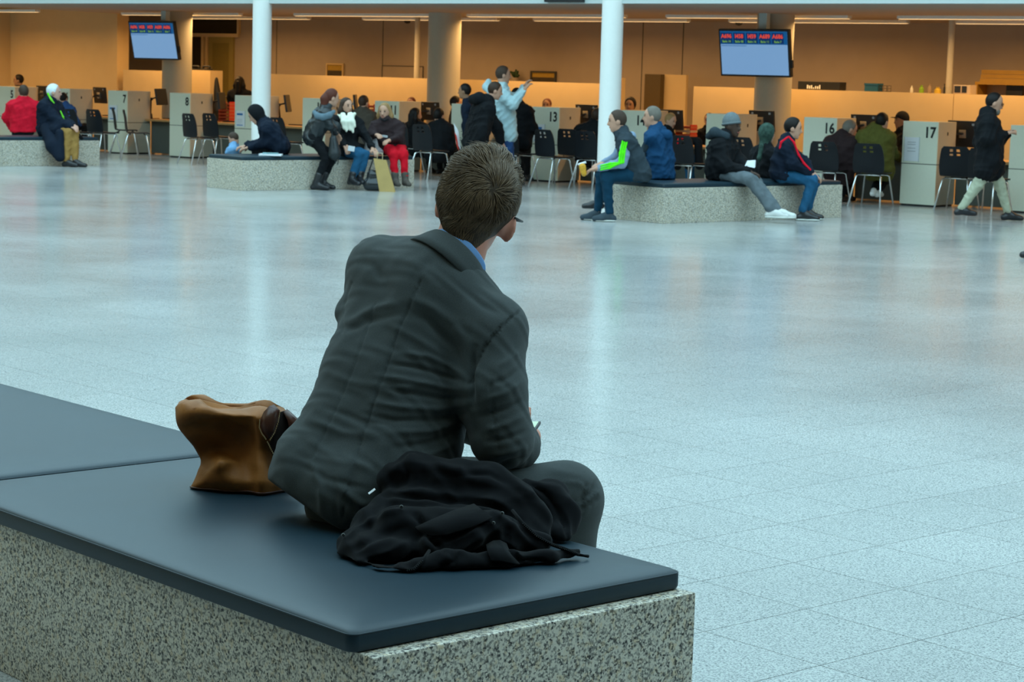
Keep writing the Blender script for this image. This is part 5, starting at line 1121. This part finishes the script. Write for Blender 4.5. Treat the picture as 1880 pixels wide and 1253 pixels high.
hs_ = finish('hair', np.array(vs), np.array(fs), HAIRF, man, smooth=True); hs_['kind'] = 'stuff'
# ---- trousers and shoes
K = Solid(.05)
K.chain([J(628, 925, 5.17), J(690, 930, 5.14), J(800, 935, 5.16), J(1036, 914, 5.30)], [.095, .105, .105, .090]); K.cone(J(1040, 922, 5.305), J(1040, 1080, 5.40), .088, .068); K.cone(J(1040, 1080, 5.40), np.array([.14, 5.46, .10]), .068, .055)
K.chain([J(720, 905, 5.30), J(920, 900, 5.68)], [.10, .088]); kl = J(920, 900, 5.68); K.chain([kl, np.array([kl[0] - .0, kl[1] + .02, .10])], [.085, .056])
V, F_ = K.mesh(.008); V = smooth_v(V, F_, 2)
V = sculpt(V, F_, [([(1035, 886), (1060, 888), (1078, 898)], 5, .004), ([(1100, 880), (1085, 905), (1070, 920)], 4, -.010), ([(1075, 892), (1068, 915), (1060, 925)], 4, -.006), ([(1095, 915), (1080, 928), (1068, 935)], 4, -.007), ([(1105, 900), (1080, 925), (1074, 940)], 5, .006), ([(1000, 860), (1040, 870), (1080, 880)], 8, .003)])
V[:, 2] = np.where((V @ TV < 3.47) & (V[:, 2] < CZ + .006), CZ + .006, V[:, 2])
finish('suit_trousers', V, F_, SUIT, man, smooth=True)
for ax_ in (np.array([.14, 5.46, 0]), np.array([kl[0], kl[1] + .02, 0])):
    Q = Solid(.03); tv = TV
    Q.chain([ax_ - tv * .05 + ZZ * .045, ax_ + tv * .07 + ZZ * .055, ax_ + tv * .19 + ZZ * .035], [.042, .044, .032]); Q.cone(ax_ + ZZ * .05, ax_ + ZZ * .11, .045, .045); Q.plane(ax_ + ZZ * .002, -ZZ); solid('shoe', Q, SHB, man, .012)
# ---- phone in his hands
C0 = J(992, 777, 5.54); xa = nrm((1, .02, 0)); ya = nrm((-.14, -1, -.04)); za = nrm(np.cross(ya, xa)); za = za if za[2] > 0 else -za
c_ = C0 - xa * .037 + ya * .07; t = thing('mobile_phone', c_, 'dark smartphone with lit pale green screen held by the suited man', 'phone')
mb('case', MB().box(c_, (.076, .145, .009), (xa, ya, za)), BLACK, t, bevel=.002); mb('display', MB().box(c_ + za * .0048, (.066, .128, .001), (xa, ya, za)), mat('phone display', (.4, .5, .4), .3, noise=.5, nscale=30, emit=lin((150, 190, 150)), estr=.5), t)

# ---- black coat heaped on the cushion
coat = thing('folded_coat', P(840, 1010, CZ), 'black coat with zip heaped on the cushion beside the suited man', 'coat')
K = Solid(.022)
K.chain([J(722, 880, 4.98), J(760, 868, 4.98), J(830, 884, 4.95), J(900, 890, 4.95), J(945, 915, 4.93), J(982, 958, 4.90), J(992, 990, 4.86)], [.040, .050, .050, .053, .046, .038, .026])
K.chain([J(965, 905, 5.06), J(1010, 915, 5.08), J(1036, 950, 5.05), J(1030, 985, 4.98)], [.034, .042, .042, .03])
K.chain([J(715, 930, 4.92), J(680, 965, 4.85), J(645, 1000, 4.78), J(636, 1020, 4.75)], [.04, .042, .030, .018])
K.chain([J(630, 1018, 4.75), J(655, 1043, 4.68), J(700, 1056, 4.62), J(748, 1058, 4.60)], [.018, .020, .020, .014])
K.chain([J(745, 1046, 4.63), J(830, 1035, 4.66), J(930, 1030, 4.70), J(1010, 1026, 4.74), J(1062, 1014, 4.80)], [.024, .030, .026, .020, .010])
K.chain([J(730, 970, 4.80), J(830, 975, 4.80), J(930, 985, 4.80), J(990, 1000, 4.80)], [.055, .055, .045, .03])
K.ell(J(700, 1005, 4.74), (.085, .07, .035)); K.chain([J(750, 930, 4.90), J(900, 945, 4.88), J(960, 975, 4.86)], [.05, .05, .035]); K.chain([J(790, 1010, 4.72), J(860, 985, 4.74), J(900, 955, 4.78)], [.032, .034, .03])
K.plane(np.array([0, 0, CZ + .0045]), (0, 0, -1))
V, F_ = K.mesh(.0065); V = smooth_v(V, F_, 2)
V = sculpt(V, F_, [([(690, 905), (760, 908), (840, 915), (910, 925), (955, 955), (985, 1000)], 6, -.020), ([(705, 880), (740, 850), (800, 855), (850, 868)], 8, .007), ([(735, 840), (750, 870), (740, 895)], 6, -.008), ([(780, 850), (830, 875), (900, 870), (950, 900)], 7, -.006), ([(820, 860), (880, 885), (930, 900)], 8, .006), ([(960, 878), (1000, 905), (1040, 960), (1045, 995)], 5, -.012), ([(975, 895), (1010, 940), (1020, 990)], 7, .006),
    ([(620, 1000), (650, 975), (700, 945), (755, 930)], 6, .008), ([(640, 1010), (690, 985), (750, 965)], 7, -.010), ([(655, 1030), (710, 1015), (770, 985)], 7, .007), ([(765, 945), (790, 990), (815, 1010)], 5, -.016), ([(785, 975), (830, 955), (880, 930)], 6, .012), ([(800, 1000), (850, 975), (910, 945)], 5, -.012), ([(830, 1020), (880, 990), (930, 960)], 7, .010), ([(890, 1010), (920, 990), (945, 1010), (960, 1035)], 6, .012), ([(935, 960), (930, 1000), (955, 1030), (1000, 1035)], 6, -.014), ([(800, 1060), (830, 1030), (830, 1000)], 6, -.012), ([(640, 1038), (690, 1055), (740, 1060)], 4, .005)])
V = V + vnormals(V, F_) * (0.0022 * np.sin(V @ np.array([60, 70, 45.]) + 2.2 * np.sin(V @ np.array([35, -30, 44.]))))[:, None]
V = folds(V, F_, .007); V[:, 2] = np.maximum(V[:, 2], CZ + .0045)
finish('cloth', V, F_, COATB, coat, smooth=True)
ZIPM = mat('zip metal', (.25, .28, .28), .35, .5, metal=.6, noise=0)
def zipper(pts):
    pp = on_surf(V, pts, .003); d_ = [pp[0]]
    for a, b in zip(pp[:-1], pp[1:]):
        n_ = max(2, int(np.linalg.norm(b - a) / .0045)); d_ += [a + (b - a) * (i + 1) / n_ for i in range(n_)]
    mb('zip_tape', MB().tube(pp, .0045, 6), COATB, coat, smooth=True)
    z_ = MB()
    for i, p_ in enumerate(d_): z_.box(p_ - ray(*proj(p_)) * .004, (.0015, .0015, .0015))
    o = mb('zip_teeth', z_, ZIPM, coat); o['kind'] = 'stuff'
zipper([(941, 938), (960, 962), (985, 985), (1012, 1000), (1040, 1010), (1062, 1019)])
zipper([(788, 1012), (776, 1030), (760, 1046), (748, 1056)])
q = surf(V, 1062, 1019) ; mb('zip_pull', MB().tube([q, q + np.array([.012, 0, -.002]), J(1080, 1022, 4.79)], [.004, .003, .004], 6), COATB, coat, smooth=True)
for x, y in ((737, 931), (922, 943), (906, 961), (630, 983)):
    q = surf(V, x, y); d_ = ray(x, y); mb('snap_button', MB().tube([q - d_ * .001, q - d_ * .005], [.0045, .0035], 12), ZIPM, coat, smooth='auto'); mb('snap_centre', MB().tube([q - d_ * .005, q - d_ * .0065], .0028, 10), BLACK, coat)
# lapel and pocket flaps
def flap(name, rows):
    rr = [on_surf(V, r_, .006 + .002 * i) for i, r_ in enumerate(rows)]; mb(name, MB().grid(rr), COATB, coat, smooth=True, solid=.003)
flap('lapel', [[(762, 968), (790, 955), (830, 938), (870, 925)], [(770, 976), (800, 968), (845, 950), (885, 936)], [(790, 984), (820, 982), (865, 968), (905, 950)]])
flap('cuff', [[(892, 1000), (905, 993), (918, 992), (930, 998)], [(895, 1012), (910, 1008), (925, 1010), (938, 1018)], [(902, 1030), (920, 1030), (938, 1034), (955, 1036)]])
q = J(688, 902, 4.93); mb('care_label', MB().add([J(676, 906, 4.95), J(688, 897, 4.95), J(690, 900, 4.94), J(678, 909, 4.94)], [(0, 1, 2, 3)]), PAPER, coat, solid=.001)

# ---- brown leather bag
bag = thing('leather_bag', P(430, 905, CZ), 'slouchy tan leather bag on the cushion behind the suited man', 'bag')
rows = [
 [(348, 897, 0), (372, 903, -.03), (400, 908, -.05), (430, 911, -.06), (460, 914, -.07), (485, 915, -.08), (540, 914, .02)],
 [(354, 884, 0), (376, 884, -.05), (400, 883, -.08), (430, 884, -.08), (460, 885, -.08), (485, 887, -.085), (540, 884, .02)],
 [(369, 854, .03), (384, 850, -.03), (405, 846, -.075), (430, 850, -.04), (460, 855, -.055), (483, 858, -.07), (538, 856, .03)],
 [(363, 831, .03), (380, 826, .015), (405, 825, .015), (432, 830, -.005), (460, 832, -.03), (480, 832, -.055), (532, 832, .03)],
 [(340, 806, .0), (362, 800, -.03), (395, 800, -.015), (430, 803, .0), (460, 805, -.03), (478, 808, -.06), (530, 814, .03)],
 [(323, 780, .0), (350, 774, -.05), (390, 776, -.045), (430, 780, -.03), (460, 780, -.05), (477, 784, -.065), (530, 794, .03)],
 [(320, 755, .02), (345, 750, -.05), (385, 758, -.07), (430, 764, -.065), (460, 763, -.065), (480, 767, -.065), (532, 782, .03)],
 [(323, 744, .05), (338, 738, .0), (366, 737, -.01), (392, 750, -.03), (445, 752, -.02), (485, 750, -.015), (530, 774, .04)],
 [(334, 738, .08), (350, 743, .05), (367, 731, .06), (389, 748, .04), (445, 749, .035), (488, 744, .04), (528, 768, .06)]]
rings = []
for i, rw in enumerate(rows):
    fr = [J(x, y, 5.50 + dy) for x, y, dy in rw]; th = .13 if i < 7 else (.10 if i == 7 else .05)
    bk = [p + np.array([.004, th, .0]) for p in fr][::-1]
    for p in bk: p[2] = max(p[2] - (0 if i else 0), CZ + .002)
    rings.append(fr + bk)
rings[0] = [np.array([p[0], p[1], CZ + .003]) for p in rings[0]]
def cr(a, b, c, d, t): return .5 * ((2 * b) + (-a + c) * t + (2 * a - 5 * b + 4 * c - d) * t * t + (-a + 3 * b - 3 * c + d) * t ** 3)
R0 = np.array(rings); n_r, n_c, _ = R0.shape; up_ = []
for i in range(n_r):
    row = []
    for k in range(n_c):
        for t_ in np.linspace(0, 1, 5)[:-1]: row.append(cr(R0[i][(k - 1) % n_c], R0[i][k], R0[i][(k + 1) % n_c], R0[i][(k + 2) % n_c], t_))
    up_.append(row)
U_ = np.array(up_); full = []
for i in range(n_r - 1):
    for t_ in np.linspace(0, 1, 6)[:-1]: full.append(cr(U_[max(i - 1, 0)], U_[i], U_[i + 1], U_[min(i + 2, n_r - 1)], t_))
full.append(U_[-1]); full = np.array(full); nn_ = full.shape[1]; bb = MB()
bb.add([p for rw in full for p in rw], [(i * nn_ + k, i * nn_ + (k + 1) % nn_, (i + 1) * nn_ + (k + 1) % nn_, (i + 1) * nn_ + k) for i in range(len(full) - 1) for k in range(nn_)] + [tuple(range(nn_))[::-1], tuple(range((len(full) - 1) * nn_, len(full) * nn_))])
BV = full.reshape(-1, 3)
bq = np.array([(i * nn_ + k, i * nn_ + (k + 1) % nn_, (i + 1) * nn_ + (k + 1) % nn_, (i + 1) * nn_ + k) for i in range(len(full) - 1) for k in range(nn_)])
BV = BV * 1.0; sg = np.sign((vnormals(BV, bq) * (BV - BV.mean(0))).sum(1).mean()); bqo = bq if sg > 0 else bq[:, ::-1]
for _ in range(1):
    BV = sculpt(BV, bqo, [([(325, 795), (365, 785), (410, 778), (450, 795), (472, 822)], 9, -.014), ([(322, 765), (370, 757), (420, 764), (460, 778)], 8, .007), ([(350, 736), (356, 748), (352, 762)], 5, -.012), ([(362, 735), (372, 742), (382, 752)], 6, .006), ([(395, 856), (425, 848), (440, 856)], 9, .010), ([(378, 836), (405, 832), (435, 842), (455, 870)], 8, -.010), ([(440, 800), (452, 850), (450, 905)], 10, -.006), ([(480, 790), (484, 850), (486, 910)], 8, .006), ([(365, 895), (385, 870), (400, 855)], 6, .006)])
BV = folds(BV, bqo, .005); BV[:, 2] = np.maximum(BV[:, 2], CZ + .002)
full = BV.reshape(full.shape); bb.v = [tuple(p) for p in BV]
mb('leather_body', bb, LEATH, bag, smooth=True)
def sheet(name, rows_, material, solid_=.004, par=bag): return mb(name, MB().grid([[J(*p) for p in r_] for r_ in rows_]), material, par, smooth=True, solid=solid_)
sheet('gusset', [[(477, 772, 5.425), (484, 757, 5.425), (494, 746, 5.43), (503, 743, 5.44)], [(478, 782, 5.415), (488, 770, 5.41), (500, 762, 5.415), (514, 754, 5.43)], [(482, 795, 5.415), (489, 790, 5.405), (500, 784, 5.41), (513, 770, 5.43)], [(490, 808, 5.42), (494, 806, 5.41), (500, 804, 5.41), (507, 792, 5.425)]], LEATHD)
sheet('hollow_shade', [[(512, 758, 5.46), (526, 754, 5.49), (545, 772, 5.50), (560, 780, 5.50)], [(505, 795, 5.44), (525, 800, 5.48), (545, 810, 5.48), (560, 815, 5.48)], [(497, 815, 5.43), (515, 835, 5.46), (535, 850, 5.46), (560, 855, 5.46)], [(500, 830, 5.43), (510, 850, 5.44), (530, 880, 5.44), (560, 890, 5.44)]], CAV)  # dark sheet painted as the shade inside the open bag
sheet('inner_flap', [[(521, 757, 5.47), (527, 751, 5.49), (534, 757, 5.50)], [(528, 772, 5.47), (540, 768, 5.48), (550, 772, 5.49)], [(534, 800, 5.46), (548, 795, 5.46), (560, 795, 5.46)]], LEATHD)
for pts in ([(477, 772), (476, 785), (481, 797), (490, 809)], [(514, 757), (511, 775), (504, 795), (494, 811)], [(491, 812), (498, 826), (506, 842), (512, 852)]):
    pp = []
    for (x0, y0), (x1, y1) in zip(pts[:-1], pts[1:]):
        for q in range(5): pp.append((x0 + (x1 - x0) * q / 5, y0 + (y1 - y0) * q / 5))
    z_ = MB()
    for x, y in pp: z_.box(J(x, y, 5.398), (.0022, .0014, .0040))
    o = mb('stitching', z_, STITCH, bag); o['kind'] = 'stuff'
rim = [full[1][k] + np.array([0, -.002, 0]) for k in range(0, 28)]; mb('bottom_welt', MB().tube(rim, .0026, 6), LEATHD, bag, smooth=True)
